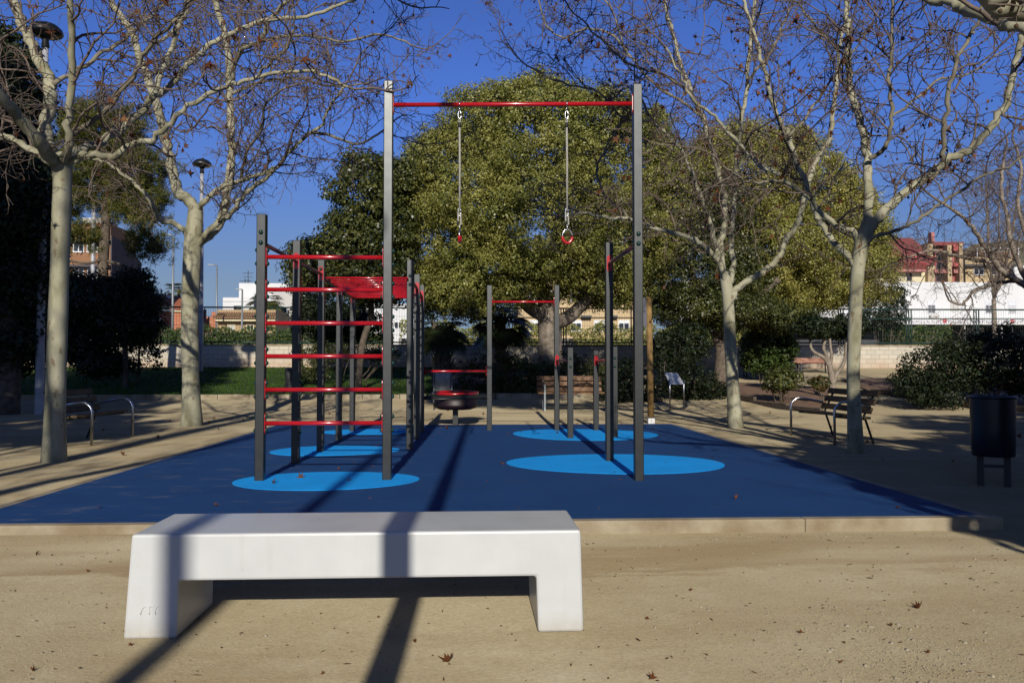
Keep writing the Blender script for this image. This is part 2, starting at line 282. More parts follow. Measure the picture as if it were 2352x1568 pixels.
# ------------------------------------------------------------------ mesh helpers
class MB:
    def __init__(s): s.v = []; s.f = []; s.m = []; s.sm = []
    def quads(s, vs, fs, mi=0, smooth=False):
        o = len(s.v); s.v.extend(vs); s.f.extend([tuple(o+i for i in f) for f in fs]); s.m.extend([mi]*len(fs)); s.sm.extend([smooth]*len(fs))
    def box(s, c, d, mi=0, rz=0.0, rx=0.0, mat=None):
        hx, hy, hz = d[0]/2, d[1]/2, d[2]/2
        R = mat or (Matrix.Rotation(rz, 3, 'Z') @ Matrix.Rotation(rx, 3, 'X'))
        vs = [tuple(V(c) + R @ V((x*hx, y*hy, z*hz))) for x in (-1, 1) for y in (-1, 1) for z in (-1, 1)]
        s.quads(vs, [(0, 1, 3, 2), (4, 6, 7, 5), (0, 4, 5, 1), (2, 3, 7, 6), (0, 2, 6, 4), (1, 5, 7, 3)], mi)
    def bbox(s, lo, hi, mi=0): s.box([(a+b)/2 for a, b in zip(lo, hi)], [abs(b-a) for a, b in zip(lo, hi)], mi)
    def tube(s, pts, rs, n=8, mi=0, cap=True):
        pts = [V(p) for p in pts]
        if isinstance(rs, (int, float)): rs = [rs]*len(pts)
        t = (pts[1]-pts[0]).normalized(); a = t.orthogonal().normalized(); vs = []
        for i, p in enumerate(pts):
            if i == 0: t = (pts[1]-pts[0])
            elif i == len(pts)-1: t = pts[-1]-pts[-2]
            else: t = pts[i+1]-pts[i-1]
            if t.length < 1e-9: t = V((0, 0, 1))
            t.normalize(); a = a - t*a.dot(t)
            a = a.normalized() if a.length > 1e-6 else t.orthogonal().normalized()
            b = t.cross(a); r = rs[i]
            for k in range(n):
                an = 2*PI*k/n; q = p + (a*math.cos(an) + b*math.sin(an))*r; vs.append((q.x, q.y, q.z))
        fs = [(i*n+k, i*n+(k+1) % n, (i+1)*n+(k+1) % n, (i+1)*n+k) for i in range(len(pts)-1) for k in range(n)]
        if cap: fs.append(tuple(range(n-1, -1, -1))); fs.append(tuple((len(pts)-1)*n+k for k in range(n)))
        s.quads(vs, fs, mi, True)
    def lathe(s, c, prof, n=24, mi=0):
        vs = []; c = V(c)
        for r, z in prof:
            for k in range(n): vs.append((c.x+r*math.cos(2*PI*k/n), c.y+r*math.sin(2*PI*k/n), c.z+z))
        fs = [(i*n+k, i*n+(k+1) % n, (i+1)*n+(k+1) % n, (i+1)*n+k) for i in range(len(prof)-1) for k in range(n)]
        fs.append(tuple(range(n-1, -1, -1))); fs.append(tuple((len(prof)-1)*n+k for k in range(n)))
        s.quads(vs, fs, mi, True)
    def ball(s, c, r, mi=0, n=6, m=4):
        s.lathe(c, [(max(r*math.sin(PI*i/m), r*0.02), -r*math.cos(PI*i/m)) for i in range(m+1)], n, mi)
    def prism(s, poly, z0, z1, mi=0):
        n = len(poly); vs = [(x, y, z0) for x, y in poly] + [(x, y, z1) for x, y in poly]
        s.quads(vs, [tuple(range(n-1, -1, -1)), tuple(range(n, 2*n))] + [(k, (k+1) % n, n+(k+1) % n, n+k) for k in range(n)], mi)
    def slab(s, poly3, off, mi=0):                                 # flat polygon given a thickness
        n = len(poly3); off = V(off); vs = [tuple(p) for p in poly3] + [tuple(V(p)+off) for p in poly3]
        s.quads(vs, [tuple(range(n-1, -1, -1)), tuple(range(n, 2*n))] + [(k, (k+1) % n, n+(k+1) % n, n+k) for k in range(n)], mi)
    def build(s, name, mats, parent=None, bevel=0.0):
        me = bpy.data.meshes.new(name); me.from_pydata(s.v, [], s.f)
        for m in (mats if isinstance(mats, (list, tuple)) else [mats]): me.materials.append(m)
        me.polygons.foreach_set('material_index', s.m); me.polygons.foreach_set('use_smooth', s.sm)
        me.update()
        bm = bmesh.new(); bm.from_mesh(me); bmesh.ops.recalc_face_normals(bm, faces=bm.faces); bm.to_mesh(me); bm.free()
        o = bpy.data.objects.new(name, me); COL.objects.link(o)
        if parent: put(o, parent)
        if bevel:
            b = o.modifiers.new('bevel', 'BEVEL'); b.width = bevel; b.segments = 2; b.limit_method = 'ANGLE'; b.angle_limit = 0.6
        return o
def put(o, parent):                                                # children are modelled in world space
    o.parent = parent; o.matrix_parent_inverse = Matrix.Translation(-V(wl(parent)))
def wl(o):
    p = V(o.get('_w', (0, 0, 0))); return p
def tag(o, label=None, cat=None, group=None, kind=None):
    if label: o['label'] = label
    if cat: o['category'] = cat
    if group: o['group'] = group
    if kind: o['kind'] = kind
    return o
def thing(name, loc, label, cat, group=None):
    o = bpy.data.objects.new(name, None); COL.objects.link(o); o.location = loc; o['_w'] = tuple(loc); o.empty_display_size = 0.2
    ROOTS.append(o); return tag(o, label, cat, group)
ROOTS = []
def nparr(name, verts, faces, mats, parent=None, mi=None, smooth=False):
    me = bpy.data.meshes.new(name); nv, nf, k = len(verts), len(faces), faces.shape[1]
    me.vertices.add(nv); me.vertices.foreach_set('co', verts.astype(np.float32).ravel())
    me.loops.add(nf*k); me.loops.foreach_set('vertex_index', faces.astype(np.int32).ravel())
    me.polygons.add(nf); me.polygons.foreach_set('loop_start', np.arange(0, nf*k, k, dtype=np.int32))
    for m in (mats if isinstance(mats, (list, tuple)) else [mats]): me.materials.append(m)
    if mi is not None: me.polygons.foreach_set('material_index', mi.astype(np.int32))
    me.update(calc_edges=True); me.validate()
    o = bpy.data.objects.new(name, me); COL.objects.link(o)
    if parent: put(o, parent)
    return o
def copy_tree(o, parent=None):
    c = o.copy(); COL.objects.link(c)
    if parent: c.parent = parent
    for ch in [x for x in bpy.data.objects if x.parent == o]: copy_tree(ch, c)
    return c

# ------------------------------------------------------------------ foliage
def unit(n):
    v = RNG.normal(size=(n, 3)); return v/np.linalg.norm(v, axis=1, keepdims=True)
def leaves(cent, norm, size, aspect=0.55, jitter=0.5):
    n = len(cent); nr = norm + unit(n)*jitter; nr /= np.linalg.norm(nr, axis=1, keepdims=True)
    a = np.cross(nr, unit(n)); a /= np.linalg.norm(a, axis=1, keepdims=True)+1e-9; b = np.cross(nr, a)
    L = (size*RNG.uniform(0.65, 1.3, n))[:, None]; Wd = L*aspect
    bend = nr*L*0.18
    vs = np.stack([cent-a*L*0.5, cent+b*Wd*0.5+bend*0.5-a*L*0.05, cent+a*L*0.5-bend*0.3, cent-b*Wd*0.5+bend*0.5-a*L*0.05], 1).reshape(-1, 3)
    return vs, np.arange(4*n).reshape(n, 4)
def crown_pts(lobes, ncl, per, rclump, shell=0.55, up=0.25):
    """lobes: (centre, (rx,ry,rz)). leaf clumps through the outer volume of the lobes; gaps stay between clumps."""
    lobes = [(np.array(c, float), np.array(r, float)) for c, r in lobes]
    wts = np.array([r[0]*r[1]+r[0]*r[2]+r[1]*r[2] for _, r in lobes]); wts /= wts.sum()
    C, N = [], []
    for (c, r), w_ in zip(lobes, wts):
        n = max(int(ncl*w_), 1); d = unit(n); rad = RNG.uniform(shell**3, 1.0, n)**(1/3.0)
        lump = 1 + 0.10*np.sin(d[:, 0]*7+c[0]) + 0.09*np.sin(d[:, 2]*9+c[1]*2) + 0.07*np.sin(d[:, 1]*8 + c[2])
        p = c + d*r*(rad*lump)[:, None]; keep = np.ones(n, bool)
        for (c2, r2) in lobes:
            if c2 is c: continue
            keep &= (np.sum(((p-c2)/r2)**2, 1) > 0.30)
        C.append(p[keep]); dn = d/r; dn /= np.linalg.norm(dn, axis=1, keepdims=True); N.append(dn[keep])
    C = np.concatenate(C); N = np.concatenate(N); k = len(C)
    rc = rclump*RNG.uniform(0.6, 1.35, k)
    off = unit(k*per).reshape(k, per, 3)*(RNG.uniform(0.25, 1, (k, per, 1))**0.6)*rc[:, None, None]
    P = (C[:, None, :] + off*np.array([1, 1, 0.75])).reshape(-1, 3)
    on_ = off/(np.linalg.norm(off, axis=2, keepdims=True)+1e-9)
    Nn = (on_*1.15 + N[:, None, :]*0.35 + np.array([0, 0, up])).reshape(-1, 3)
    return P, Nn
def crown(name, lobes, ncl, per, rclump, lsize, mat, parent, shell=0.55, aspect=0.6, jitter=0.55):
    P, N = crown_pts(lobes, ncl, per, rclump, shell)
    vs, fs = leaves(P, N, lsize, aspect, jitter)
    return nparr(name, vs, fs, mat, parent)
def needles(name, lobes, ncl, per, rclump, ln, mat, parent, shell=0.4):
    P, N = crown_pts(lobes, ncl, 1, rclump, shell)
    k = len(P); d = unit(k*per).reshape(k, per, 3) + N[:, None, :]*0.5 + np.array([0, 0, 0.25])
    d /= np.linalg.norm(d, axis=2, keepdims=True)
    st = (P[:, None, :] + RNG.normal(size=(k, per, 3))*0.07).reshape(-1, 3); d = d.reshape(-1, 3); n = len(st)
    s_ = np.cross(d, unit(n)); s_ /= np.linalg.norm(s_, axis=1, keepdims=True)
    L = (ln*RNG.uniform(0.7, 1.2, n))[:, None]
    vs = np.stack([st-s_*0.011, st+s_*0.011, st+d*L], 1).reshape(-1, 3)
    return nparr(name, vs, np.arange(3*n).reshape(n, 3), mat, parent)

# ------------------------------------------------------------------ bare plane trees
def catmull(pts, sub=4):
    P = [pts[0]*2-pts[1]] + pts + [pts[-1]*2-pts[-2]]; out = []
    for i in range(1, len(P)-2):
        for k in range(sub):
            t = k/sub; a, b, c, d = P[i-1], P[i], P[i+1], P[i+2]
            out.append(0.5*((2*b) + (c-a)*t + (2*a-5*b+4*c-d)*t*t + (3*b-a-3*c+d)*t**3))
    out.append(P[-2].copy()); return out
def rv(): return V((random.gauss(0, 1), random.gauss(0, 1), random.gauss(0, 1)))
class Twigs:
    def __init__(s, rnd=1.0): s.mb = MB(); s.tips = []; s.k = rnd
    def branch(s, p, d, L, r, lvl, dens=1.0):
        nseg = {2: 9, 3: 6, 4: 3}[lvl]; pts = [p.copy()]; d = d.normalized(); step = L/nseg
        for i in range(nseg):
            d = (d + rv()*{2: 0.20, 3: 0.29, 4: 0.33}[lvl] + V((0, 0, {2: 0.05, 3: -0.01, 4: -0.03}[lvl]))).normalized()
            pts.append(pts[-1] + d*step)
        r1 = {2: 0.0065, 3: 0.0045, 4: 0.0034}[lvl]
        s.mb.tube(pts, [r + (r1-r)*i/nseg for i in range(nseg+1)], 4 if lvl == 2 else 3, 0, False)
        if lvl == 4: s.tips.append(pts[-1]); return
        gap = {2: 0.14, 3: 0.10}[lvl]/dens; t = 0.12*L
        while t < L:
            i = min(int(t/step), nseg-1); q = pts[i].lerp(pts[i+1], t/step-i); tg = (pts[i+1]-pts[i]).normalized()
            sd = (rv() - tg*0).normalized(); sd = (sd - tg*sd.dot(tg)).normalized()
            nd = tg*random.uniform(0.35, 0.9) + sd
            Ln = ({2: random.uniform(0.3, 0.95), 3: random.uniform(0.10, 0.34)}[lvl])*(1-0.35*t/L)*s.k
            s.branch(q, nd, Ln, {2: 0.0075, 3: 0.0046}[lvl], lvl+1, dens)
            t += gap*random.uniform(0.6, 1.5)
        s.tips.append(pts[-1])
    def along(s, pts, rs, dens=1.0, start=0.15, Lr=(0.6, 1.7), up=0.25):
        L = sum((pts[i+1]-pts[i]).length for i in range(len(pts)-1)); acc = 0.0; nxt = L*start
        for i in range(len(pts)-1):
            sg = (pts[i+1]-pts[i]).length
            while nxt < acc+sg:
                q = pts[i].lerp(pts[i+1], (nxt-acc)/sg); tg = (pts[i+1]-pts[i]).normalized()
                sd = rv().normalized(); sd = (sd-tg*sd.dot(tg)).normalized()
                f = nxt/L
                Lb = random.uniform(*Lr)*s.k*(0.75+0.4*f)
                s.branch(q, tg*random.uniform(0.3, 0.8)+sd+V((0, 0, up)), Lb, min(0.017, rs[i]*0.5), 2, dens)
                nxt += 0.23/dens*random.uniform(0.5, 1.5)
            acc += sg
        s.branch(pts[-1], (pts[-1]-pts[-2]), random.uniform(*Lr)*s.k, rs[-1], 2, dens)
    def dress(s, nleaf, nball, lsize=0.12):
        mb = s.mb
        for q in random.sample(s.tips, min(nball, len(s.tips))):
            b = q + V((0, 0, -random.uniform(0.03, 0.08)))
            mb.tube([q, b], [0.0018, 0.0018], 3, 0, False); mb.ball(b, random.uniform(0.012, 0.017), 2, 5, 4)
        for q in random.sample(s.tips, min(nleaf, len(s.tips))):
            leaf_mesh(mb, q, lsize*random.uniform(0.6, 1.25), 1)
def leaf_mesh(mb, q, s, mi, R=None):
    R = R or (Matrix.Rotation(random.uniform(0, 6.28), 3, 'Z') @ Matrix.Rotation(random.uniform(0.9, 2.2), 3, 'X') @ Matrix.Rotation(random.uniform(-0.7, 0.7), 3, 'Y'))
    out = [(0, -0.5), (0.16, -0.18), (0.5, -0.2), (0.26, 0.02), (0.42, 0.3), (0.14, 0.2), (0, 0.55), (-0.14, 0.2), (-0.42, 0.3), (-0.26, 0.02), (-0.5, -0.2), (-0.16, -0.18)]
    cu = random.uniform(0.9, 2.2)*random.choice((-1, 1)); cv = random.uniform(-1.0, 1.0)
    vs = [tuple(V(q) + R @ V((x*s*(1-0.25*abs(cu)), y*s, (abs(x)*cu*0.8+(y*y*1.2+y*0.3)*cv)*s))) for x, y in out] + [tuple(V(q))]
    mb.quads(vs, [(k, (k+1) % 12, 12) for k in range(12)], mi)
def plane_tree(name, trunk, limbs, label, group=None, dens=1.0, nleaf=55, nball=150, k=1.0, mat='bark', cat='tree', start=0.15, flare=1.28):
    """trunk: [(V, r)...]; limbs: list of [(V, r)...]"""
    root = thing(name, tuple(trunk[0][0]), label, cat, group)
    mb = MB(); tp = catmull([p for p, _ in trunk], 5); n = len(tp)
    rs = np.interp(np.linspace(0, 1, n), np.linspace(0, 1, len(trunk)), [r for _, r in trunk]).tolist()
    z0 = tp[0].z
    rs = [r*(1+(flare-1)*math.exp(-max(p.z-z0, 0)/0.16))*(1+0.025*math.sin(p.z*5.1)) for r, p in zip(rs, tp)]
    tp[0] = tp[0] + V((0, 0, -0.15))
    mb.tube(tp, rs, 18)
    tw = Twigs(k)
    for lb in limbs:
        pts = catmull([p for p, _ in lb], 5); n = len(pts)
        r = np.interp(np.linspace(0, 1, n), np.linspace(0, 1, len(lb)), [q for _, q in lb])
        r = [x*(1+0.07*math.sin(i*1.7+len(pts))) for i, x in enumerate(r)]
        pts = [p + rv()*0.012 if 0 < i < n-1 else p for i, p in enumerate(pts)]
        mb.tube(pts, r, 12, 0 if r[0] > .036 else 1)
        tw.along(pts, r, dens, start)
    mb.build('trunk', [M[mat], M['limb']], root)
    tw.dress(nleaf, nball, .10)
    tw.mb.build('crown', [M['twig'], M['dead'], M['ball']], root)
    return root
def px_limb(d0, slope, w0, w1, *pts, d1=None):
    """limb measured in the photograph at depth d0, drifting in depth by slope metres from end to end"""
    n = len(pts)-1; out = []
    for i, (x, y) in enumerate(pts):
        f = i/n; d = d0 + slope*f; wpx = (w0+(w1-w0)*f)*0.90
        out.append((dp(x, y, d), max(wpx*d/F/2, 0.008)))
    return out

# ------------------------------------------------------------------ the ground
def sheet(name, xs, ys, zf, m, kind='structure', lift=0.0):
    mb = MB(); vs = [(x, y, zf(x, y)+lift) for y in ys for x in xs]; n = len(xs)
    mb.quads(vs, [(j*n+i, j*n+i+1, (j+1)*n+i+1, (j+1)*n+i) for j in range(len(ys)-1) for i in range(n-1)], 0, True)
    return tag(mb.build(name, m), kind=kind)
def undul(x, y):
    z = tz(x, y)
    if y < 5.85 or abs(x) > 4.6 or y > 15.9: z += 0.010*math.sin(x*1.7+y*0.6)*math.sin(y*1.3+0.4) - 0.006
    if 4.9 < y < 5.88 and x < 1: z += 0.035*min(1, (1-x)/2.5)*((y-4.9)/0.98)**2
    return z
xs = [-600, -250, -100, -50, -30, -20, -14, -10, -8, -7, -6, -5, -4.4]+[-4+0.5*i for i in range(17)]+[4.4, 5, 6, 7, 8, 10, 14, 20, 30, 50, 100, 250, 600]
ys = [-200, -60, -30, -15, -8, -4]+[-2+0.5*i for i in range(15)]+[5.4, 5.7, 5.85, 5.95, 6.2, 6.6, 7, 7.5, 8, 9, 10, 11, 12, 13, 14, 15, 15.5, 16, 17, 18, 19, 20, 21, 22, 23, 24, 26, 28, 30, 33, 36, 40, 60, 100, 200, 900]
sheet('ground', xs, ys, undul, M['sand'])

MX0, MX1, MY0, MY1 = -3.66, 3.72, 5.97, 15.6
mb = MB(); mb.bbox((MX0, MY0, -0.14), (MX1, MY1, 0.0)); tag(mb.build('play_mat', M['blue']), kind='structure')
mb = MB()
x = MX0-0.12
while x < MX1+0.05:                                                # kerb stones along the front and a short return
    L = random.uniform(1.9, 2.3); mb.bbox((x, MY0-0.10, -0.20), (min(x+L, MX1+0.12), MY0-0.003, 0.003)); x += L+0.002
o = mb.build('mat_kerb', M['kerb'], bevel=0.01); tag(o, kind='structure')
mb = MB(); mb.bbox((MX1+0.003, MY0+0.002, -0.21), (MX1+0.10, MY1, -0.004)); mb.bbox((MX0-0.1, MY0+0.002, -0.21), (MX0-0.003, MY1, -0.004))
tag(mb.build('mat_edging', M['kerb']), kind='structure')
def blob(name, px0, px1, py0, py1, wob, ph):
    cx, cy = (px0+px1)/2, (py0+py1)/2
    a, b = gp(cx, py1), gp(cx, py0); c = gp(cx, 2*py0*py1 and cy); y0, y1 = a.y, b.y
    rx = (gp(px1, cy).x-gp(px0, cy).x)/2; xc = (gp(px1, cy).x+gp(px0, cy).x)/2
    yc, ry = (y0+y1)/2, (y1-y0)/2
    poly = []
    for k in range(72):
        t = 2*PI*k/72; rr = 1+wob*math.sin(2*t+ph)+wob*0.6*math.sin(3*t+ph*2)
        poly.append((xc+rx*rr*math.cos(t), yc+ry*rr*math.sin(t)))
    m_ = MB(); m_.prism(poly, -0.02, 0.004)
    tag(m_.build(name, M['azure']), kind='structure')
blob('mat_spot', 538, 957, 1083.5, 1126, 0.02, 0.5)
blob('mat_spot', 1172, 1665, 1042.5, 1089, 0.03, 2.6)
blob('mat_spot', 628, 905, 1023, 1047, 0.06, 1.0)
blob('mat_spot', 743, 940, 985, 998, 0.04, 2.0)
blob('mat_spot', 1175, 1512, 985.5, 1011, 0.04, 3.6)

def strip_quad(name, pts, m, lift, kind='structure', n=10):        # four corners (x,y), follows the land
    a, b, c, d = [V((p[0], p[1], 0)) for p in pts]; mb = MB(); vs = []
    for j in range(n+1):
        for i in range(n+1):
            u, v = i/n, j/n; p = (a*(1-u)+b*u)*(1-v)+(d*(1-u)+c*u)*v; vs.append((p.x, p.y, tz(p.x, p.y)+lift))
    k = n+1; mb.quads(vs, [(j*k+i, j*k+i+1, (j+1)*k+i+1, (j+1)*k+i) for j in range(n) for i in range(n)], 0, True)
    return tag(mb.build(name, m), kind=kind)
strip_quad('lawn', [(-40, 23.7), (-1.4, 23.7), (-0.6, 35.9), (-40, 35.9)], M['lawn'], 0.05)
strip_quad('planting_bed', [(-1.3, 23.7), (4.6, 23.7), (4.9, 35.9), (-0.5, 35.9)], M['soil'], 0.05)
strip_quad('planting_bed', [(gp(1572, 917).x, gp(1572, 917).y), (gp(1888, 948).x, gp(1888, 948).y), (11.6, 26.5), (7.2, 30)], M['soil'], 0.04)
strip_quad('planting_bed', [(gp(2003, 922).x, gp(2003, 922).y), (gp(2420, 950).x, gp(2420, 950).y), (40, 32), (13.5, 30)], M['soil'], 0.04)
def kerbrow(name, a, b, w_, h, step, m, label=None):
    a, b = V((a[0], a[1], 0)), V((b[0], b[1], 0)); d = b-a; L = d.length; mb = MB(); rz = math.atan2(d.y, d.x); t = 0.0
    while t < L-0.05:
        s = min(step*random.uniform(0.95, 1.05), L-t); c = a+d*((t+s/2)/L)
        mb.box((c.x, c.y, tz(c.x, c.y)+h/2-0.1+random.uniform(-.006, .006)), (s-0.012, w_, h+0.2), 0, rz); t += s
    return tag(mb.build(name, m, bevel=0.008), kind='structure')
kerbrow('lawn_kerb', (-26, 23.6), (-1.35, 23.6), 0.12, 0.13, 1.0, M['kerb'])
kerbrow('bed_kerb', (-1.3, 23.6), (4.6, 23.6), 0.12, 0.15, 1.0, M['kerb'])
kerbrow('bed_kerb', gp(1570, 915), gp(1888, 949), 0.09, 0.12, 1.8, M['trunk'])
kerbrow('bed_kerb', gp(2003, 921), gp(2420, 950), 0.09, 0.14, 1.5, M['trunk'])
n = 52000                                                          # grass blades on the lawn
gx = RNG.uniform(-19, -1.3, n); gy = 23.75+12.0*RNG.uniform(0, 1, n)**1.3; gz = -0.005+np.clip((gy-21)/15, 0, 1)*1.0+0.05
b0 = np.stack([gx, gy, gz], 1); an = RNG.uniform(0, 6.28, n); s_ = np.stack([np.cos(an), np.sin(an), np.zeros(n)], 1)*0.012
hh = RNG.uniform(0.03, 0.085, n); tip = b0+np.stack([RNG.normal(0, .025, n), RNG.normal(0, .025, n), hh], 1)
tag(nparr('grass', np.stack([b0-s_, b0+s_, tip], 1).reshape(-1, 3), np.arange(3*n).reshape(n, 3), M['grass']), kind='stuff')
# gravel: fine stones scattered on the sand, thickest at the lower right of the clearing
def gravel():
    n = 8200; mb_v = []; mb_f = []
    k = 0
    base = np.array([[-1, -1, -.5], [1, -1, -.5], [1, 1, -.5], [-1, 1, -.5], [-.6, -.6, .6], [.6, -.6, .5], [.6, .6, .6], [-.6, .6, .5]])
    fc = np.array([[4, 5, 6, 7], [0, 1, 5, 4], [1, 2, 6, 5], [2, 3, 7, 6], [3, 0, 4, 7]])
    VS, FS = [], []
    for i in range(n):
        if i < 2600: x, y = random.gauss(1.75, .5), random.uniform(2.75, 4.1)
        elif i < 3500: x, y = random.uniform(.4, 3.6), 5.80-abs(random.gauss(0, .14))
        elif i < 4000: x, y = random.uniform(-3.6, -.9), 5.80-abs(random.gauss(0, .12))
        else: x, y = random.uniform(-3.6, 4), random.uniform(2.6, 5.8)
        s = random.uniform(.0013, .0042) if i % 40 else random.uniform(.005, .010)
        a = random.uniform(0, 6.28); c, sn = math.cos(a), math.sin(a)
        v = base*np.array([s, s*random.uniform(.6, 1), s*.7])*RNG.uniform(.75, 1.2, (8, 3))
        v = np.stack([v[:, 0]*c-v[:, 1]*sn+x, v[:, 0]*sn+v[:, 1]*c+y, v[:, 2]+undul(x, y)+s*.3], 1)
        VS.append(v); FS.append(fc+8*i)
    tag(nparr('gravel', np.concatenate(VS), np.concatenate(FS), M['pebble']), kind='stuff')
gravel()

def litter():
    VS, FS = [], []
    for i in range(1500):
        if i < 900: x, y, z = random.uniform(-3.6, 4.0), 2.6+3.3*random.random()**1.1, None
        elif i < 1200: x, y, z = random.uniform(-3.6, 3.7), random.uniform(6.0, 15.5), .002
        else: x, y, z = random.choice((random.uniform(-9, -3.8), random.uniform(3.9, 9))), random.uniform(6.5, 20), None
        z = undul(x, y) if z is None else z
        L = random.uniform(.004, .02) if i % 12 else random.uniform(.02, .05); wd = min(L*.35, .005)*random.uniform(.5, 1.2); a = random.uniform(0, 6.28)
        d, e = V((math.cos(a), math.sin(a), random.uniform(-.1, .25)))*L*.5, V((-math.sin(a), math.cos(a), 0))*wd; c = V((x, y, z+.004)); k = V((0, 0, wd*.8))
        VS += [tuple(c-d), tuple(c+e), tuple(c+d), tuple(c-e), tuple(c+k)]; o_ = 5*i; FS += [(o_, o_+1, o_+4), (o_+1, o_+2, o_+4), (o_+2, o_+3, o_+4), (o_+3, o_, o_+4)]
    tag(nparr('leaf_litter', np.array(VS), np.array(FS), M['litter']), kind='stuff')
litter()

# ------------------------------------------------------------------ white bench in the foreground
def white_bench():
    z0 = -0.095
    fl, fr = gp(282, 1468, z0), gp(1341, 1450, z0); u = (fr-fl); L = u.length; u.normalize(); v = V((-u.y, u.x, 0))
    if v.y < 0: v = -v
    hgt = 0.455; dep = 0.52
    r = thing('stone_bench', tuple(fl), 'glossy white cast stone bench with a slab seat on two block legs', 'bench')
    def P(a, b, c): return fl + u*a + v*b + V((0, 0, c))
    mb = MB(); lw = 0.235; th = 0.205; t = 0.03                    # sides lean in a little towards the top
    prof = [(0, 0), (lw-0.004, 0), (lw, hgt-th), (L-lw+0.02, hgt-th), (L-lw+0.028, 0), (L, 0), (L-0.012, hgt), (t, hgt)]
    mb.slab([P(a, 0, c) for a, c in prof], v*dep)
    mb.build('seat', M['white'], r, bevel=0.012)
    m2 = MB()                                                      # small raised maker's mark: three joined arches
    c0 = P(0.115, -0.0005, 0.125)
    for pth in ([(0, 0), (.004, .02), (.014, .033), (.027, .036), (.035, .030), (.038, .012), (.036, 0)], [(.039, .031), (.049, .037), (.058, .035)], [(.079, .037), (.069, .032), (.062, .018), (.064, 0)]):
        m2.tube([c0+u*(x-.04)+V((0, 0, z-.018)) for x, z in pth], .0024, 6)
    m2.build('emblem', M['white'], r)
white_bench()

# ------------------------------------------------------------------ workout frame
PW = 0.088
fr_ = thing('workout_frame', tuple(gp(889, 1101)), 'tall dark grey outdoor workout frame with red wall bars and monkey bars', 'workout frame')
def zat(py, d): return CAM.z + ((H/2-py)/F*math.cos(PITCH)+math.sin(PITCH))*d
def depth_of(p): return (p-CAM).dot(ROT @ V((0, 0, -1)))
def zpx(p, py):                                                   # height over ground point p that shows at row py
    d = V((p.x, p.y, 0)); lo, hi = 0.0, 8.0
    for _ in range(40):
        mid_ = (lo+hi)/2; q = ROT.transposed() @ (V((p.x, p.y, mid_))-CAM); y = H/2 - F*q.y/(-q.z)
        if y > py: lo = mid_
        else: hi = mid_
    return (lo+hi)/2
def bolt(p, axis, parent):
    mb = MB(); a = V(axis).normalized(); mb.tube([p-a*0.002, p+a*0.008, p+a*0.018, p+a*0.023], [0.023, 0.022, 0.015, 0.005], 10); return mb.build('bolt', M['bolt'], parent)
def post(px, py, top=None, ztop=None, parent=None):
    g = gp(px, py); zt = zpx(g, top) if top else ztop
    mb = MB(); mb.bbox((g.x-PW/2, g.y-PW/2+0.0, -0.10), (g.x+PW/2, g.y+PW/2, zt))
    mb.build('post', M['post'], parent or fr_, bevel=0.004) if False else None
    o = mb.build('post', M['post'], parent or fr_, bevel=0.007); o['_zt'] = zt
    return g, o, zt
A, oA, _ = post(597, 1103, 493); B, oB, _ = post(889, 1101, 188); C, oC, _ = post(1467, 1102, 195)
for p, o in ((A, oA), (C, oC)):
    for y in ((533, 557) if p is A else (537, 559)): bolt(V((p.x, p.y-PW/2, zpx(V((p.x, p.y-PW/2, 0)), y))), (0, -1, 0), o)
def plate(mb, p, ax, z, hgt=0.17, w_=0.062, t=0.006):             # rounded end plate of a bar against a post side
    a = V(ax); n = 8; s = a.cross(V((0, 0, 1))); poly = []
    for k in range(n+1): an = PI*k/n; poly.append(p+s*(w_/2*math.cos(an))+V((0, 0, hgt/2-w_/2+w_/2*math.sin(an))))
    for k in range(n+1): an = PI+PI*k/n; poly.append(p+s*(w_/2*math.cos(an))+V((0, 0, -hgt/2+w_/2+w_/2*math.sin(an))))
    mb.slab(poly, a*t)
def bar(p, q, r, name, parent=None, bolts=0, through=True, hp=0.17, mt='red'):
    d = (q-p).normalized(); mb = MB(); mb.tube([p+d*0.004, q-d*0.004], r, 14)
    k_ = len(mb.f); plate(mb, V(p), d, p.z, hp); plate(mb, V(q), -d, q.z, hp)
    if mt != 'red':
        for i in range(k_, len(mb.f)): mb.m[i] = 1
    o = mb.build(name, [M[mt], M['red']], parent or fr_)
    if bolts:
        for e, s in ((p, 1), (q, -1)):
            for dz in (hp*0.33, -hp*0.33):
                bolt(e+d*s*0.006+V((0, 0, dz)), d*s, o)
                if through: bolt(e-d*s*(PW)+V((0, 0, dz)), -d*s, o)
    return o
for y in (590, 665, 742, 818, 895, 972):                            # wall bars
    z = zpx(A, y); bar(V((A.x+PW/2, A.y, z)), V((B.x-PW/2, B.y, z)), 0.0215, 'wall_bar', bolts=1, hp=0.20)
zt = zpx(B, 237); zt2 = zpx(C, 243); zt = (zt+zt2)/2
bar(V((B.x+PW/2, B.y, zt)), V((C.x-PW/2, C.y, zt)), 0.0215, 'ring_bar', hp=0.2)
L2, oL2, _ = post(679, 1063, 553); L3, oL3, _ = post(736, 1036, 597)
zr = 2.29; zm = 2.25
L4, oL4, _ = post(778, 1010, ztop=zm+0.03); L5, oL5, _ = post(809, 990, ztop=zm+0.05)
R3, oR3, _ = post(941, 1032, 597); R4, oR4, _ = post(957, 1010, 630); R5, oR5, _ = post(968, 993, 655)
def sidebar(p, q, z, name='side_rail'):
    return bar(V((p.x, p.y+PW/2, z)), V((q.x, q.y-PW/2, z)), 0.0215, name, hp=0.19, mt='rail')
sidebar(A, L2, zr); sidebar(L2, L3, zr)
for a_, b_ in ((L3, L4), (L4, L5), (R3, R4), (R4, R5)): sidebar(a_, b_, zm, 'ladder_rail')
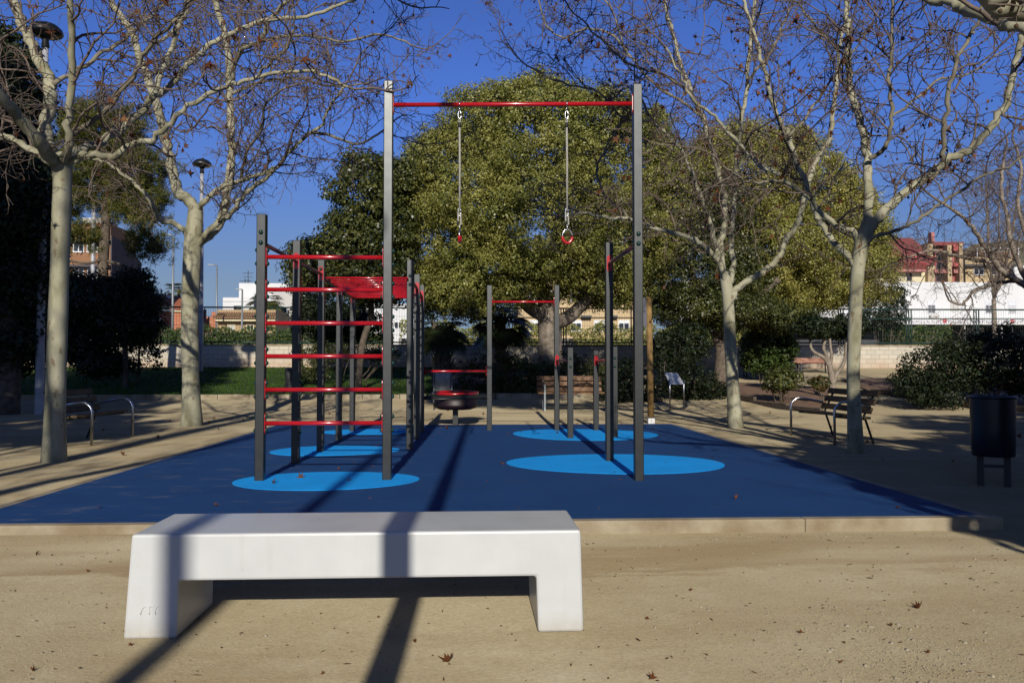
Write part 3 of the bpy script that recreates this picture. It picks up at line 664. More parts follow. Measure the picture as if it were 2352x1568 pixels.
for p, o in ((R3, oR3),):
    for y in (633, 653): bolt(V((p.x, p.y-PW/2, zpx(V((p.x, p.y-PW/2, 0)), y))), (0, -1, 0), o)
for p, o in ((L3, oL3),): bolt(V((p.x, p.y-PW/2-0.006, zr+0.06)), (0, -1, 0), o)
for side, o in ((L2, oL2),):                                       # bolt heads down the inner side
    for z in (1.2, 1.36, 0.78, 0.92, 0.5, 0.35): bolt(V((side.x+PW/2, side.y, z)), (1, 0, 0), o)
for i in range(11):                                                # monkey bars
    f = (i+0.25)/10.6; p = L3.lerp(L5, f); q = R3.lerp(R5, f); p.z = q.z = zm; y = p.y
    mb = MB(); mb.tube([V((p.x+0.018, y, zm)), V((q.x-0.018, y, zm))], 0.0135, 12); mb.build('monkey_bar', M['red'], fr_)
RB, oRB, _ = post(1400, 1058, 557); sidebar(C, RB, zr)
P1, oP1, _ = post(1124, 988, 655); P2, oP2, _ = post(1279, 988, 655)
z = zpx(P1, 693); bar(V((P1.x+PW/2, P1.y, z)), V((P2.x-PW/2, P2.y, z)), 0.019, 'pull_up_bar')
z = zpx(P1, 852); bar(V((R5.x+PW/2, R5.y, z)), V((P1.x-PW/2, P1.y, z)), 0.019, 'low_bar')
z = zpx(P1, 910); d_ = V((P1.x-R5.x, P1.y-R5.y, 0)); mb = MB()
mb.box(((R5.x+P1.x)/2, (R5.y+P1.y)/2, z), (d_.length-PW, 0.03, 0.05), 0, math.atan2(d_.y, d_.x)); mb.tube([V((R5.x+.05, R5.y-.03, z-.03)), V((P1.x-.05, P1.y-.03, z-.03))], .012, 8)
mb.build('cross_rail', M['post'], fr_)
Q1, oQ1, _ = post(1310, 1006, 798)
zb = zpx(P2, 828); sidebar(Q1, P2, zb, 'parallel_rail')
for y in (823, 842): bolt(V((Q1.x, Q1.y-PW/2, zpx(V((Q1.x, Q1.y-PW/2, 0)), y))), (0, -1, 0), oQ1)
pb = thing('parallel_bar', tuple(gp(1390, 997)), 'waist high single parallel bar between two short grey posts, free of the tall frame', 'exercise bar')
S1, oS1, _ = post(1369, 988, 805, parent=pb); S2, oS2, _ = post(1412, 1004, 796, parent=pb)
a_, b_ = V((S2.x, S2.y+PW/2, zb)), V((S1.x, S1.y-PW/2, zb)); bar(a_, b_, 0.0215, 'rail', pb)
for y in (822, 841): bolt(V((S2.x, S2.y-PW/2, zpx(V((S2.x, S2.y-PW/2, 0)), y))), (0, -1, 0), oS2)

# hanging rings
def ring(px, pyb, rot, label):
    f = (px-903)/(1448-903); p = V((B.x+(C.x-B.x)*f, B.y+(C.y-B.y)*f, zt)); g = V((p.x, p.y, 0))
    def z(y): return zpx(g, y)
    r = thing('gym_ring', tuple(p), label, 'gym ring', 'rings on ropes')
    mb = MB(); mb.tube([p+V((0, 0.026*math.sin(a), 0.026*math.cos(a))) for a in np.linspace(0, 2*PI, 13)], 0.005, 6)
    mb.tube([p+V((0, 0, -0.02)), V((p.x, p.y, z(256)))], 0.006, 8)
    c1 = V((p.x, p.y, z(266)))
    mb.build('eye_bolt', M['steel'], r)
    for yc, h, w_ in ((z(264.5), 0.040, 0.015), (z(487), 0.04, 0.013)):
        mb = MB(); mb.tube([V((p.x+w_*math.cos(a), p.y, yc+h*math.sin(a))) for a in np.linspace(0, 2*PI, 17)], 0.006, 6); mb.build('carabiner', M['steel'], r)
    mr = MB(); top = z(271); mr.tube([V((p.x-.008, p.y, top-.03)), V((p.x, p.y, top)), V((p.x+.008, p.y, top-.03)), V((p.x, p.y, top-.10)), V((p.x-.008, p.y, top-.03))], 0.008, 6)
    mr.tube([V((p.x, p.y, z(290))), V((p.x+.003, p.y, z(380))), V((p.x+.002, p.y, z(484)))], 0.0105, 8)
    y0, y1 = z(490), z(519); mr.tube([V((p.x-.012, p.y, y0)), V((p.x-.012, p.y, y1+.02)), V((p.x+.002, p.y, y1)), V((p.x+.017, p.y, y1+.02)), V((p.x+.012, p.y, y0-.02)), V((p.x, p.y, y0))], 0.0085, 7)
    mr.build('rope', M['rope'], r)
    ms = MB(); ms.tube([V((p.x, p.y, z(282))), V((p.x, p.y, z(293)))], .015, 8); ms.build('sleeve', M['black'], r); ms = MB(); ms.tube([V((p.x-.012, p.y, z(508))), V((p.x-.012, p.y, z(517)))], .012, 8)
    ms.build('sleeve', M['black'], r)
    R = (z(527)-z(pyb))/2; c = V((p.x+.004, p.y, z(527)-R)); ux = V((math.cos(rot), math.sin(rot), 0))
    mh = MB(); mh.tube([c+ux*(R*.74*math.cos(a))+V((0, 0, R*math.sin(a))) for a in np.linspace(0, PI, 15)]+[c-ux*R*.74+V((0,0,-.004))], .0048, 8)
    mh.tube([V((c.x, c.y, y1+.01)), c+V((0, 0, R))], .007, 6)
    mh.build('shackle', M['steel'], r)
    mg = MB(); mg.tube([c+ux*(R*.74*math.cos(a))+V((0, 0, R*math.sin(a))) for a in np.linspace(-PI*0.97, -PI*0.03, 17)], .0155, 10)
    mg.build('grip', M['red'], r)
ring(1059, 555, math.radians(84), 'red gym ring turned edge-on, hung by a pale rope beside the tallest post')
ring(1294, 558, math.radians(3), 'red gym ring facing the front with its U shape open, on a pale rope')

# padded drum
def drum():
    g = gp(1046, 976); g = V((g.x, g.y, 0)); r = thing('balance_drum', tuple(g), 'low round dark maroon drum with a glossy red rim on one short post', 'exercise drum')
    d = depth_of(g); sc_ = d/F; z0, z1 = zpx(g, 941), zpx(g, 902); Rr = 52*sc_
    mb = MB(); mb.lathe(V((g.x, g.y, z0)), [(.06, 0), (Rr*.7, .01), (Rr*.93, .045), (Rr*.99, .085), (Rr*.985, .11), (Rr*.95, .16), (Rr*.94, .2), (Rr*.97, .25), (Rr, z1-z0-.02), (Rr*.5, z1-z0-.03), (.03, z1-z0-.03)], 40)
    mb.build('body', M['maroon'], r)
    m2 = MB(); m2.tube([V((g.x+Rr*.98*math.cos(a), g.y+Rr*.98*math.sin(a), z1+.012*math.sin(a))) for a in np.linspace(0, 2*PI, 49)], .024, 8)
    m2.build('rim', M['red'], r)
    m3 = MB(); m3.bbox((g.x-.05, g.y-.05, -.05), (g.x+.05, g.y+.05, z0+.01)); m3.build('post', M['post'], r, bevel=.005)
drum()

# ------------------------------------------------------------------ benches
def side_bench(xf, y0, y1, s, label):
    """slatted bench standing along the mat with tube arms; s=+1 faces +X"""
    zg = tz(xf, (y0+y1)/2); r = thing('park_bench', (xf-s*0.3, (y0+y1)/2, zg), label, 'bench')
    ym, L = (y0+y1)/2, y1-y0
    for k in range(4):
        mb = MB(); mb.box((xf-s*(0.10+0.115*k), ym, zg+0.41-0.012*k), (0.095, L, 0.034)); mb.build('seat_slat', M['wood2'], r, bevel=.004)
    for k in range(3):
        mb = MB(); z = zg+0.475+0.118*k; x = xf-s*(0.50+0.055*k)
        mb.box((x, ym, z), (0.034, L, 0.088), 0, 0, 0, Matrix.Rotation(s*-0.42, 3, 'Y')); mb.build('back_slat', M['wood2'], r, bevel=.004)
    for y in (y0+0.02, y1-0.02):
        mb = MB(); x0 = xf+s*0.02
        mb.tube([V((x0, y, zg-.06)), V((x0, y, zg+.47)), V((x0-s*.02, y, zg+.53)), V((x0-s*.09, y, zg+.59)), V((x0-s*.15, y, zg+.60)), V((x0-s*.52, y, zg+.53))], .019, 10)
        mb.build('arm', M['tube'], r)
    for y in (y0+0.16, y1-0.16):
        mb = MB(); mb.tube([V((xf-s*.62, y, zg-.05)), V((xf-s*.47, y, zg+.40)), V((xf-s*.64, y, zg+.75))], .018, 8)
        mb.tube([V((xf-s*.05, y, zg+.385)), V((xf-s*.47, y, zg+.35))], .016, 8); mb.build('leg', M['iron'], r)
    return r
p0, p1 = gp(205, 1022), gp(298, 1004)
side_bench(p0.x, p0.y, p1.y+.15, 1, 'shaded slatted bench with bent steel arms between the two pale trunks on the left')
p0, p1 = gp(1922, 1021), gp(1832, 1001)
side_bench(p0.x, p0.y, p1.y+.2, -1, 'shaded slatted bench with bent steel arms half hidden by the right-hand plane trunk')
def front_bench(xc, y, z, L, rz, mat, label, nback=3, backh=0.115, arms=True):
    r = thing('park_bench', (xc, y, z), label, 'bench'); Rm = Matrix.Rotation(rz, 3, 'Z'); o_ = V((xc, y, z))
    def w_(a, b, c): return o_+Rm @ V((a, b, c))
    for k in range(3):
        mb = MB(); mb.box(w_(0, .08+.13*k, .44), (L, .115, .035), 0, rz); mb.build('seat_slat', mat, r, bevel=.004)
    for k in range(nback):
        mb = MB(); mb.box(w_(0, .50+.035*k, .52+(backh+.02)*k), (L, .034, backh), 0, 0, 0, Rm @ Matrix.Rotation(-.26, 3, 'X')); mb.build('back_slat', mat, r, bevel=.004)
    for sx in (-1, 1):
        a = sx*(L/2-.16)
        mb = MB(); mb.box(w_(a, .05, .20), (.045, .05, .46), 0, rz); mb.box(w_(a, .25, .40), (.045, .42, .05), 0, rz)
        if arms: mb.box(w_(a, .04, .50), (.045, .05, .26), 0, rz); mb.box(w_(a, .22, .635), (.05, .42, .03), 0, rz)
        mb.build('front_leg', M['galv'] if arms else M['iron'], r, bevel=.004)
        mb = MB(); mb.box(w_(a, .52, .40), (.045, .05, .9), 0, 0, 0, Rm @ Matrix.Rotation(-.22, 3, 'X')); mb.build('rear_leg', M['galv'] if arms else M['iron'], r, bevel=.004)
    return r
g = gp(1313, 944); front_bench(g.x, g.y, 0, 1.62, 0, M['wood'], 'brown slatted bench with grey legs facing the mat in front of green shrubs')
g = on(1873, 33.5); front_bench(g.x, g.y, g.z, 1.45, math.radians(-4), M['wood3'], 'sunlit red-brown bench with one wide back board before the pale block wall', 1, .24, False)
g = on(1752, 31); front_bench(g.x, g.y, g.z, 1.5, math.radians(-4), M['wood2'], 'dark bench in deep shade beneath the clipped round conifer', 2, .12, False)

# ------------------------------------------------------------------ bins, signs, lamps
def round_bin():
    g = gp(2283, 1110, -.005); r = thing('litter_bin', tuple(g), 'dark blue cylindrical litter bin on two flat legs at the right edge', 'litter bin')
    d = depth_of(g); z0, z1 = zpx(g, 1046), zpx(g, 912); R = .195
    mb = MB(); mb.lathe(V((g.x, g.y, z0)), [(R*.9, 0), (R*.93, .012), (R*.97, (z1-z0)*.5), (R, z1-z0-.012), (R*1.0, z1-z0-.01), (R*.94, z1-z0-.01), (R*.9, z1-z0-.2), (.02, z1-z0-.22)], 36); mb.build('body', M['bin'], r)
    m2 = MB(); m2.tube([V((g.x+R*1.01*math.cos(a), g.y+R*1.01*math.sin(a), z1)) for a in np.linspace(0, 2*PI, 41)], .013, 8); m2.build('rim', M['bin'], r)
    e = V((.105, -.04, 0))
    for s in (-1, 1):
        q = V((g.x, g.y, 0))+e*s; m3 = MB(); m3.box((q.x, q.y, (z0+.25)/2-.03), (.055, .03, z0+.3), 0, math.atan2(e.y, e.x)); m3.build('leg', M['iron'], r)
    m4 = MB(); m4.box((g.x, g.y, z0*.62), (.2, .02, .03), 0, math.atan2(e.y, e.x)); m4.build('crossbar', M['iron'], r)
round_bin()
g = gp(1017, 940); r = thing('litter_bin', (g.x, g.y, 0), 'grey sheet metal litter bin between two slim posts behind the maroon drum', 'litter bin')
mb = MB(); mb.lathe(V((g.x, g.y, .22)), [(.17, 0), (.19, .02), (.195, .5), (.20, .74), (.19, .75), (.17, .60), (.02, .58)], 28); mb.build('body', M['galv'], r)
for s in (-1, 1):
    mb = MB(); mb.tube([V((g.x+s*.225, g.y, -.05)), V((g.x+s*.225, g.y, .94))], .018, 8); mb.build('post', M['galv'], r)
mb = MB(); mb.box((g.x, g.y, .5), (.43, .02, .03)); mb.build('bracket', M['galv'], r)
g = on(666, 25.2); r = thing('litter_bin', tuple(g), 'slim black litter bin on the grass behind the ladder', 'litter bin')
mb = MB(); mb.lathe(V((g.x, g.y, g.z)), [(.13, 0), (.14, .03), (.15, .70), (.155, .74), (.14, .745), (.12, .62), (.01, .6)], 22); mb.build('body', M['iron'], r)
mb = MB(); mb.tube([V((g.x+.155*math.cos(a), g.y+.155*math.sin(a), g.z+.745)) for a in np.linspace(0, 2*PI, 25)], .012, 6); mb.build('rim', M['galv'], r)

g = gp(1495, 972, -.005); r = thing('notice_post', tuple(g), 'round wooden post carrying a dark grey notice board, behind the tall right post', 'notice board')
zt_ = zpx(g, 681); mb = MB(); mb.tube([V((g.x, g.y, .12)), V((g.x-.01, g.y, zt_*.5)), V((g.x-.03, g.y, zt_))], [.062, .058, .054], 14); mb.build('post', M['pole'], r)
mb = MB(); mb.box((g.x, g.y, .045), (.125, .125, .10)); mb.build('shoe', M['plate'], r)
mb = MB(); mb.box((g.x, g.y-.067, .055), (.025, .012, .025), 0, .7); mb.build('bolt', M['cream'], r)
zz = (zpx(g, 684)+zpx(g, 750))/2; mb = MB(); mb.box((g.x-.15, g.y-.03, zz), (.30, .028, .56), 0, math.radians(18)); mb.build('board', M['board'], r, bevel=.004)

g = gp(1556, 936); d = depth_of(V((g.x, g.y, 0)))-1.0; bl, br, tl, tr = dp(1539, 882, d), dp(1571, 882, d), dp(1525.6, 855, d+.36), dp(1556, 856, d+.36)
r = thing('info_lectern', (bl.x, bl.y, 0), 'small white tilted information panel on two slim legs at the edge of the planting', 'information sign')
mb = MB(); nrm = (br-bl).cross(tl-bl).normalized()
poly = []
for c, a, b in ((bl, tl, br), (br, bl, tr), (tr, br, tl), (tl, tr, bl)):
    e1, e2 = (a-c).normalized()*.05, (b-c).normalized()*.05; poly += [c+e1, c+(e1+e2)*.30, c+e2]
mb.slab(poly, -nrm*.012); mb.build('panel', M['plate'], r)
for p in (bl, br):
    mb = MB(); mb.tube([V((p.x, p.y+.02, -.05)), V((p.x, p.y+.02, p.z)), V((p.x, p.y+.10, p.z+.12))], .017, 8); mb.build('leg', M['tube'], r)

def lamp(x, y, label, hgt=9.0, rb=.10, rt=.065):
    zg = tz(x, y); r = thing('street_lamp', (x, y, zg), label, 'street lamp', 'park lamps')
    mb = MB(); mb.tube([V((x, y, zg-.1)), V((x, y, zg+.02)), V((x, y, zg+hgt*.5)), V((x, y, zg+hgt-.25))], [rb, rb, (rb+rt)/2, rt], 16); mb.build('pole', M['lamp'], r)
    mb = MB(); z = zg+hgt
    mb.lathe(V((x, y, z-.45)), [(.05, 0), (.09, .05), (.07, .2), (.12, .3), (.35, .34), (.38, .38), (.35, .47), (.25, .56), (.10, .62), (.02, .63)], 28); mb.build('lamp_head', M['lamphead'], r)
    return r
p = dp(92, 840, 19); lamp(p.x, p.y, 'peeling grey park lamp with a dark disc head behind the nearest left trunk', 8.9)
p = dp(459, 840, 33); lamp(p.x, p.y, 'white park lamp pole showing just behind the second plane trunk', 8.4, .125, .07)
p = dp(210, 840, 35); lamp(p.x, p.y, 'pale lamp pole rising into the pine beside the block wall', 9.0, .10, .07)

# ------------------------------------------------------------------ plane trees seen in the photograph
def trunk_px(d, slope, *pts):
    n = len(pts)-1; return [(dp(x, y, d+slope*i/n), w_*0.93*d/F/2) for i, (x, y, w_) in enumerate(pts)]
d = 9.63
plane_tree('plane_tree', trunk_px(d, 0, (124, 1058, 50), (127, 930, 48), (132, 760, 45), (139, 560, 43), (143, 430, 43), (141, 372, 50), (140, 352, 44)), [
    px_limb(d, -1.6, 34, 24, (133, 378), (108, 352), (84, 318), (34, 258), (0, 215), (-60, 140), (-110, 40)),
    px_limb(d, 0.9, 24, 14, (136, 380), (110, 366), (67, 343), (27, 322), (-10, 309), (-90, 270), (-170, 190)),
    px_limb(d, 0.7, 34, 20, (120, 350), (104, 322), (103, 285), (115, 228), (114, 188), (87, 134), (64, 84), (44, 34), (28, -10), (10, -90), (0, -180)),
    px_limb(d-.1, -1.2, 22, 12, (146, 368), (156, 335), (156, 269), (164, 168), (163, 67), (161, 0), (158, -100), (165, -200)),
    px_limb(d, 1.6, 24, 7, (150, 372), (165, 352), (190, 342), (235, 322), (296, 282), (346, 232), (380, 205), (433, 148), (470, 114), (537, 74), (621, 44), (685, 42), (784, 13), (850, -20)),
    px_limb(d+.35, 0.6, 15, 9, (349, 228), (370, 175), (390, 118), (413, 57), (433, 0), (450, -80)),
    px_limb(d+.1, -1.0, 13, 7, (166, 312), (232, 262), (286, 202), (322, 141), (363, 84), (417, 34), (450, -30)),
    px_limb(d, -1.4, 20, 7, (150, 375), (188, 359), (215, 356), (255, 363), (302, 333), (346, 322), (383, 289), (447, 232), (524, 198), (578, 181), (672, 161), (739, 171), (800, 200)),
    px_limb(d+.2, 1.3, 12, 6, (122, 195), (181, 158), (249, 114), (296, 81), (339, 44), (380, 5)),
    px_limb(d-.5, -.6, 9, 5, (578, 181), (640, 130), (672, 75), (676, 20)),
    ], 'nearest pale plane tree on the left with limbs spreading low over the sand', 'plane trees', 0.74, 95, 220, 1.0)
d = 15.3
plane_tree('plane_tree', trunk_px(d, 0, (441, 978, 46), (438, 860, 41), (436, 720, 42), (440, 620, 42), (443, 560, 44), (448, 500, 36), (450, 470, 32)), [
    px_limb(d, -1.2, 16, 6, (438, 560), (425, 530), (400, 514), (368, 505), (356, 480), (322, 433), (285, 403), (242, 373), (200, 365)),
    px_limb(d, .6, 30, 13, (450, 490), (436, 462), (408, 440), (399, 403), (383, 336), (369, 275), (343, 195), (322, 134), (302, 77), (279, 40), (255, 0), (235, -70)),
    px_limb(d, 1.0, 26, 14, (447, 565), (480, 538), (505, 510), (516, 478), (524, 430), (534, 363), (531, 302), (527, 202), (524, 118), (511, 60), (494, 0), (480, -70)),
    px_limb(d, -.8, 15, 9, (452, 480), (470, 462), (504, 432), (554, 413), (605, 398), (640, 380)),
    px_limb(d, -1.5, 15, 6, (447, 570), (497, 515), (537, 484), (568, 440), (605, 413), (638, 383), (675, 339), (712, 306), (739, 289), (756, 245), (790, 200)),
    px_limb(d+.5, -1.8, 14, 8, (530, 190), (551, 118), (598, 94), (621, 44), (662, 0), (700, -60)),
    px_limb(d+.8, 1.5, 11, 6, (322, 134), (350, 105), (400, 70), (430, 20), (440, -40)),
    px_limb(d-.4, -1.6, 9, 5, (554, 413), (566, 350), (600, 300), (610, 240), (660, 200)),
    px_limb(d-.8, -.8, 9, 5, (712, 306), (760, 310), (820, 330), (880, 300)),
    px_limb(d+.3, 1.2, 9, 4, (534, 215), (600, 190), (680, 180), (760, 200), (850, 190)),
    px_limb(d+.4, .8, 9, 4, (598, 94), (690, 80), (790, 95), (880, 80), (960, 110)),
    ], 'second pale plane tree on the left, forking beside a white lamp pole', 'plane trees', 0.88, 190, 420, 1.12)
d = 14.9
plane_tree('plane_tree', trunk_px(d, 0, (1690, 981, 34), (1684, 900, 31), (1678, 800, 29), (1673, 700, 28), (1668, 650, 28), (1663, 625, 24)), [
    px_limb(d, -1.5, 16, 5, (1669, 660), (1656, 612), (1636, 582), (1602, 554), (1568, 541), (1510, 526), (1449, 504), (1402, 500), (1338, 490), (1290, 496)),
    px_limb(d, .6, 17, 8, (1667, 640), (1656, 580), (1663, 515), (1664, 453), (1652, 403), (1635, 336), (1612, 269), (1590, 215), (1565, 150), (1540, 60), (1520, -20)),
    px_limb(d, -.7, 13, 6, (1650, 600), (1636, 527), (1612, 460), (1590, 400), (1560, 340), (1500, 280), (1470, 220)),
    px_limb(d, 1.2, 15, 8, (1678, 650), (1684, 610), (1679, 554), (1683, 504), (1692, 386), (1702, 285), (1716, 185), (1722, 90), (1735, 0), (1740, -80)),
    px_limb(d, -.3, 19, 8, (1682, 690), (1692, 664), (1729, 638), (1783, 598), (1808, 547), (1834, 505), (1857, 420), (1877, 363), (1904, 319), (1917, 235), (1924, 168), (1931, 100), (1945, 20)),
    px_limb(d+.4, -1.0, 8, 4, (1449, 504), (1400, 460), (1370, 400), (1390, 340), (1420, 290)),
    px_limb(d+.2, .9, 8, 4, (1612, 269), (1560, 230), (1500, 190), (1440, 120), (1410, 40), (1380, -20)),
    px_limb(d-.4, -1.2, 8, 4, (1590, 215), (1520, 170), (1450, 150), (1380, 90), (1330, 40)),
    px_limb(d+.6, 1.0, 8, 4, (1716, 185), (1770, 120), (1800, 50), (1840, -30)),
    px_limb(d-.2, 1.0, 7, 3.5, (1500, 280), (1430, 270), (1380, 215), (1290, 190), (1210, 150), (1170, 110)),
    px_limb(d+.3, .6, 7, 3.5, (1440, 118), (1400, 78), (1345, 66), (1295, 88), (1255, 60), (1228, -30)),
    ], 'slender plane tree with a leaning trunk in front of the big evergreens', 'plane trees', 0.84, 300, 560, 1.1)
d = 10.5
plane_tree('plane_tree', trunk_px(d, 0, (1966, 1043, 36), (1962, 940, 33), (1960, 850, 32), (1964, 722, 32), (1970, 620, 33), (1980, 560, 36), (1994, 520, 36), (1998, 500, 30)), [
    px_limb(d, .7, 24, 10, (1996, 520), (1996, 437), (1995, 363), (1985, 319), (1971, 262), (1954, 202), (1946, 118), (1948, 50), (1944, 10), (1940, -70), (1930, -160)),
    px_limb(d, -.8, 12, 8, (1997, 365), (2020, 350), (2037, 325), (2045, 269), (2045, 185), (2048, 84), (2052, 0), (2058, -80)),
    px_limb(d, -.9, 26, 13, (1990, 540), (2015, 500), (2072, 447), (2139, 403), (2173, 369), (2223, 343), (2273, 292), (2307, 242), (2330, 168), (2344, 101), (2354, 60), (2370, -20)),
    px_limb(d-.5, -.7, 13, 8, (2166, 370), (2169, 286), (2179, 208), (2196, 144), (2226, 91), (2243, 57), (2265, -20)),
    px_limb(d, .9, 18, 8, (1962, 610), (1950, 590), (1924, 564), (1897, 530), (1880, 500), (1864, 460), (1830, 369), (1810, 312), (1783, 262), (1766, 202), (1749, 134), (1729, 67), (1705, -10)),
    px_limb(d, -1.2, 15, 5, (1974, 575), (1955, 530), (1914, 517), (1864, 460), (1803, 413), (1736, 369), (1686, 319), (1642, 265), (1595, 235), (1568, 181), (1530, 110)),
    px_limb(d, -1.3, 11, 5, (1982, 562), (2010, 545), (2050, 532), (2092, 514), (2139, 484), (2206, 437), (2260, 403), (2307, 386), (2360, 352), (2420, 300)),
    px_limb(d+.4, 1.0, 8, 4, (1810, 312), (1850, 270), (1900, 200), (1960, 120), (2000, 60)),
    px_limb(d-.5, -.8, 7, 4, (1803, 413), (1740, 420), (1700, 410), (1660, 380)),
    px_limb(d+.1, 1.2, 8, 4, (2045, 269), (2100, 230), (2160, 180), (2230, 170), (2300, 120)),
    px_limb(d+.5, .8, 8, 4, (1946, 118), (1900, 90), (1850, 30), (1800, -20)),
    ], 'pale plane tree on the right standing in front of a shaded slatted bench', 'plane trees', 0.82, 210, 400, 0.95)
# near tree whose patched limbs cross the top right corner
g = V((4.7, 4.4, tz(4.7, 4.4)))
q1, q2 = dp(2352, 66, 4.9), dp(2352, 25, 4.6); f0 = g+V((-.1, .05, 2.55))
plane_tree('plane_tree', [(g, .16), (g+V((-.03, 0, 1.2)), .14), (f0, .135), (f0+V((-.02, 0, .35)), .11)], [
    [(f0, .06), (q1+(f0-q1)*.4, .05), (q1, .038), (dp(2307, 52, 5.0), .036), (dp(2233, 25, 5.2), .033), (dp(2189, 8, 5.35), .030), (dp(2100, -10, 5.6), .026), (dp(1980, -60, 6.0), .02)],
    [(f0+V((0, 0, .2)), .085), (q2+(f0-q2)*.4, .075), (q2, .066), (dp(2307, 8, 4.55), .064), (dp(2267, -18, 4.5), .06), (dp(2180, -90, 4.4), .05), (dp(2050, -220, 4.3), .04)],
    [(f0+V((0, 0, .3)), .08), (f0+V((.5, -.2, 1.4)), .06), (f0+V((.8, -.8, 2.6)), .045), (f0+V((1.3, -1.0, 3.8)), .03)],
    [(f0+V((0, 0, .3)), .07), (f0+V((-.7, .8, 1.9)), .055), (f0+V((-1.6, 1.6, 3.1)), .04), (f0+V((-2.9, 2.4, 4.2)), .025)],
    [(f0+V((0, 0, .3)), .06), (f0+V((-.4, 1.4, 2.2)), .045), (f0+V((-.9, 2.8, 3.6)), .03), (f0+V((-1.2, 3.9, 4.9)), .02)],
    [(f0+V((0, 0, .3)), .07), (f0+V((-.1, -.7, 1.5)), .055), (f0+V((-.4, -1.3, 2.8)), .04), (f0+V((-.5, -2, 3.9)), .03)],
    ], 'close plane tree limbs with patchy bark crossing the top right corner', 'plane trees', 0.5, 30, 60, 0.75)
# bare tree behind the wall end at the right edge
d = 22.0; g = on(2400, d)
plane_tree('bare_tree', [(g, .2), (dp(2392, 800, d), .17), (dp(2384, 690, d), .15), (dp(2372, 660, d), .12)], [
    px_limb(d, -1, 18, 7, (2375, 680), (2351, 653), (2313, 630), (2287, 603), (2259, 561), (2232, 522), (2208, 495), (2170, 470)),
    px_limb(d, .8, 14, 7, (2372, 670), (2345, 615), (2321, 552), (2313, 500), (2300, 440), (2305, 370)),
    px_limb(d, -.6, 10, 5, (2287, 603), (2240, 598), (2190, 585), (2140, 575), (2090, 590)),
    px_limb(d, .4, 10, 5, (2340, 645), (2290, 650), (2240, 668), (2210, 700), (2180, 690)),
    px_limb(d, 1.2, 12, 6, (2372, 660), (2360, 560), (2340, 470), (2345, 390), (2330, 330)),
    ], 'bare twiggy tree at the right edge in front of the white building', 'background trees', 0.8, 30, 30, 1.35, 'palebark')
def small_bare(px, d, h, label, n=7):
    g = on(px, d); top = g+V((0, 0, h*.35)); lb = []
    for i in range(n):
        a = random.uniform(0, 6.28); s = random.uniform(.12, .3)
        e = V((math.cos(a)*s*h*.4, math.sin(a)*s*h*.4, 0)); lb.append([(top, .07), (top+e+V((0, 0, h*.25)), .045), (top+e*1.6+V((0, 0, h*.62)), .02)])
    plane_tree('bare_tree', [(g, .16), (g+V((.02, 0, h*.2)), .13), (top, .11)], lb, label, 'background trees', .55, 0, 0, 1.5, 'palebark')
small_bare(2285, 46, 11.0, 'upright bare poplar-like tree rising pale behind the right-hand plane tree')

# ------------------------------------------------------------------ evergreen trees
def ev_tree(name, px, d, trunk, lobes, ncl, per, rcl, ls, mat, label, group=None, tm='trunk', limbs=(), shell=.55, fn='leaf', zr=1.0, aspect=.6, jit=.45):
    g = on(px, d); r = thing(name, tuple(g), label, 'tree', group)
    mb = MB()
    if trunk:
        pts = catmull([dp(x, y, d) if i else V((dp(x, 840, d).x, dp(x, 840, d).y, g.z-.2)) for i, (x, y, w_) in enumerate(trunk)], 4)
        rs = np.interp(np.linspace(0, 1, len(pts)), np.linspace(0, 1, len(trunk)), [w_*d/F/2 for *_, w_ in trunk]); mb.tube(pts, list(rs), 12)
        for lb in limbs:
            ps = catmull([dp(x, y, d+k) for x, y, w_, k in lb], 4); rs = np.interp(np.linspace(0, 1, len(ps)), np.linspace(0, 1, len(lb)), [w_*d/F/2 for _, _, w_, _ in lb]); mb.tube(ps, list(rs), 9)
        mb.build('trunk', M[tm], r)
    L3 = []
    for x, y, rx, rz, dd in lobes:                                 # picture-measured lobes given real depth
        s = (d+dd)/F; L3.append((tuple(dp(x, y, d+dd)), (rx*s, rx*s*zr, rz*s)))
    if fn == 'leaf': crown('crown', L3, ncl, per, rcl, ls, M[mat], r, shell, aspect, jit)
    else: needles('crown', L3, ncl, per, rcl, ls, M[mat], r)
    return r
ev_tree('evergreen_tree', 1262, 27, [(1266, 850, 60), (1264, 800, 54), (1262, 745, 56), (1255, 700, 40), (1240, 640, 26), (1235, 540, 16)],
    [(1235, 330, 175, 160, 0), (1075, 430, 150, 150, .3), (1400, 380, 150, 150, .4), (1235, 500, 230, 150, -1.0), (1010, 560, 130, 130, .3), (1430, 560, 150, 140, .6), (1120, 620, 140, 75, -.8), (1330, 610, 130, 80, -.6), (1235, 240, 110, 70, .2), (1040, 655, 95, 62, -.6), (1175, 672, 60, 42, -1.2), (1390, 650, 100, 55, .4), (965, 450, 65, 100, .6), (1540, 450, 70, 120, .8), (1015, 385, 85, 100, .4), (1125, 275, 115, 85, .2), (1370, 275, 105, 85, .3), (1475, 350, 90, 110, .5), (1050, 676, 110, 58, -.9)],
    7400, 78, .33, .076, 'olive', 'huge olive-green evergreen tree behind the rings, tallest in the middle', 'evergreen trees', 'palebark',
    [[(1258, 730, 34, 0), (1215, 705, 30, -.3), (1185, 670, 22, -.6), (1165, 600, 14, -.9)], [(1266, 745, 36, 0), (1310, 725, 32, -.3), (1350, 680, 26, -.5), (1395, 610, 16, -.8)], [(1262, 720, 28, .2), (1290, 640, 20, .5), (1300, 520, 12, .8)]], .5)
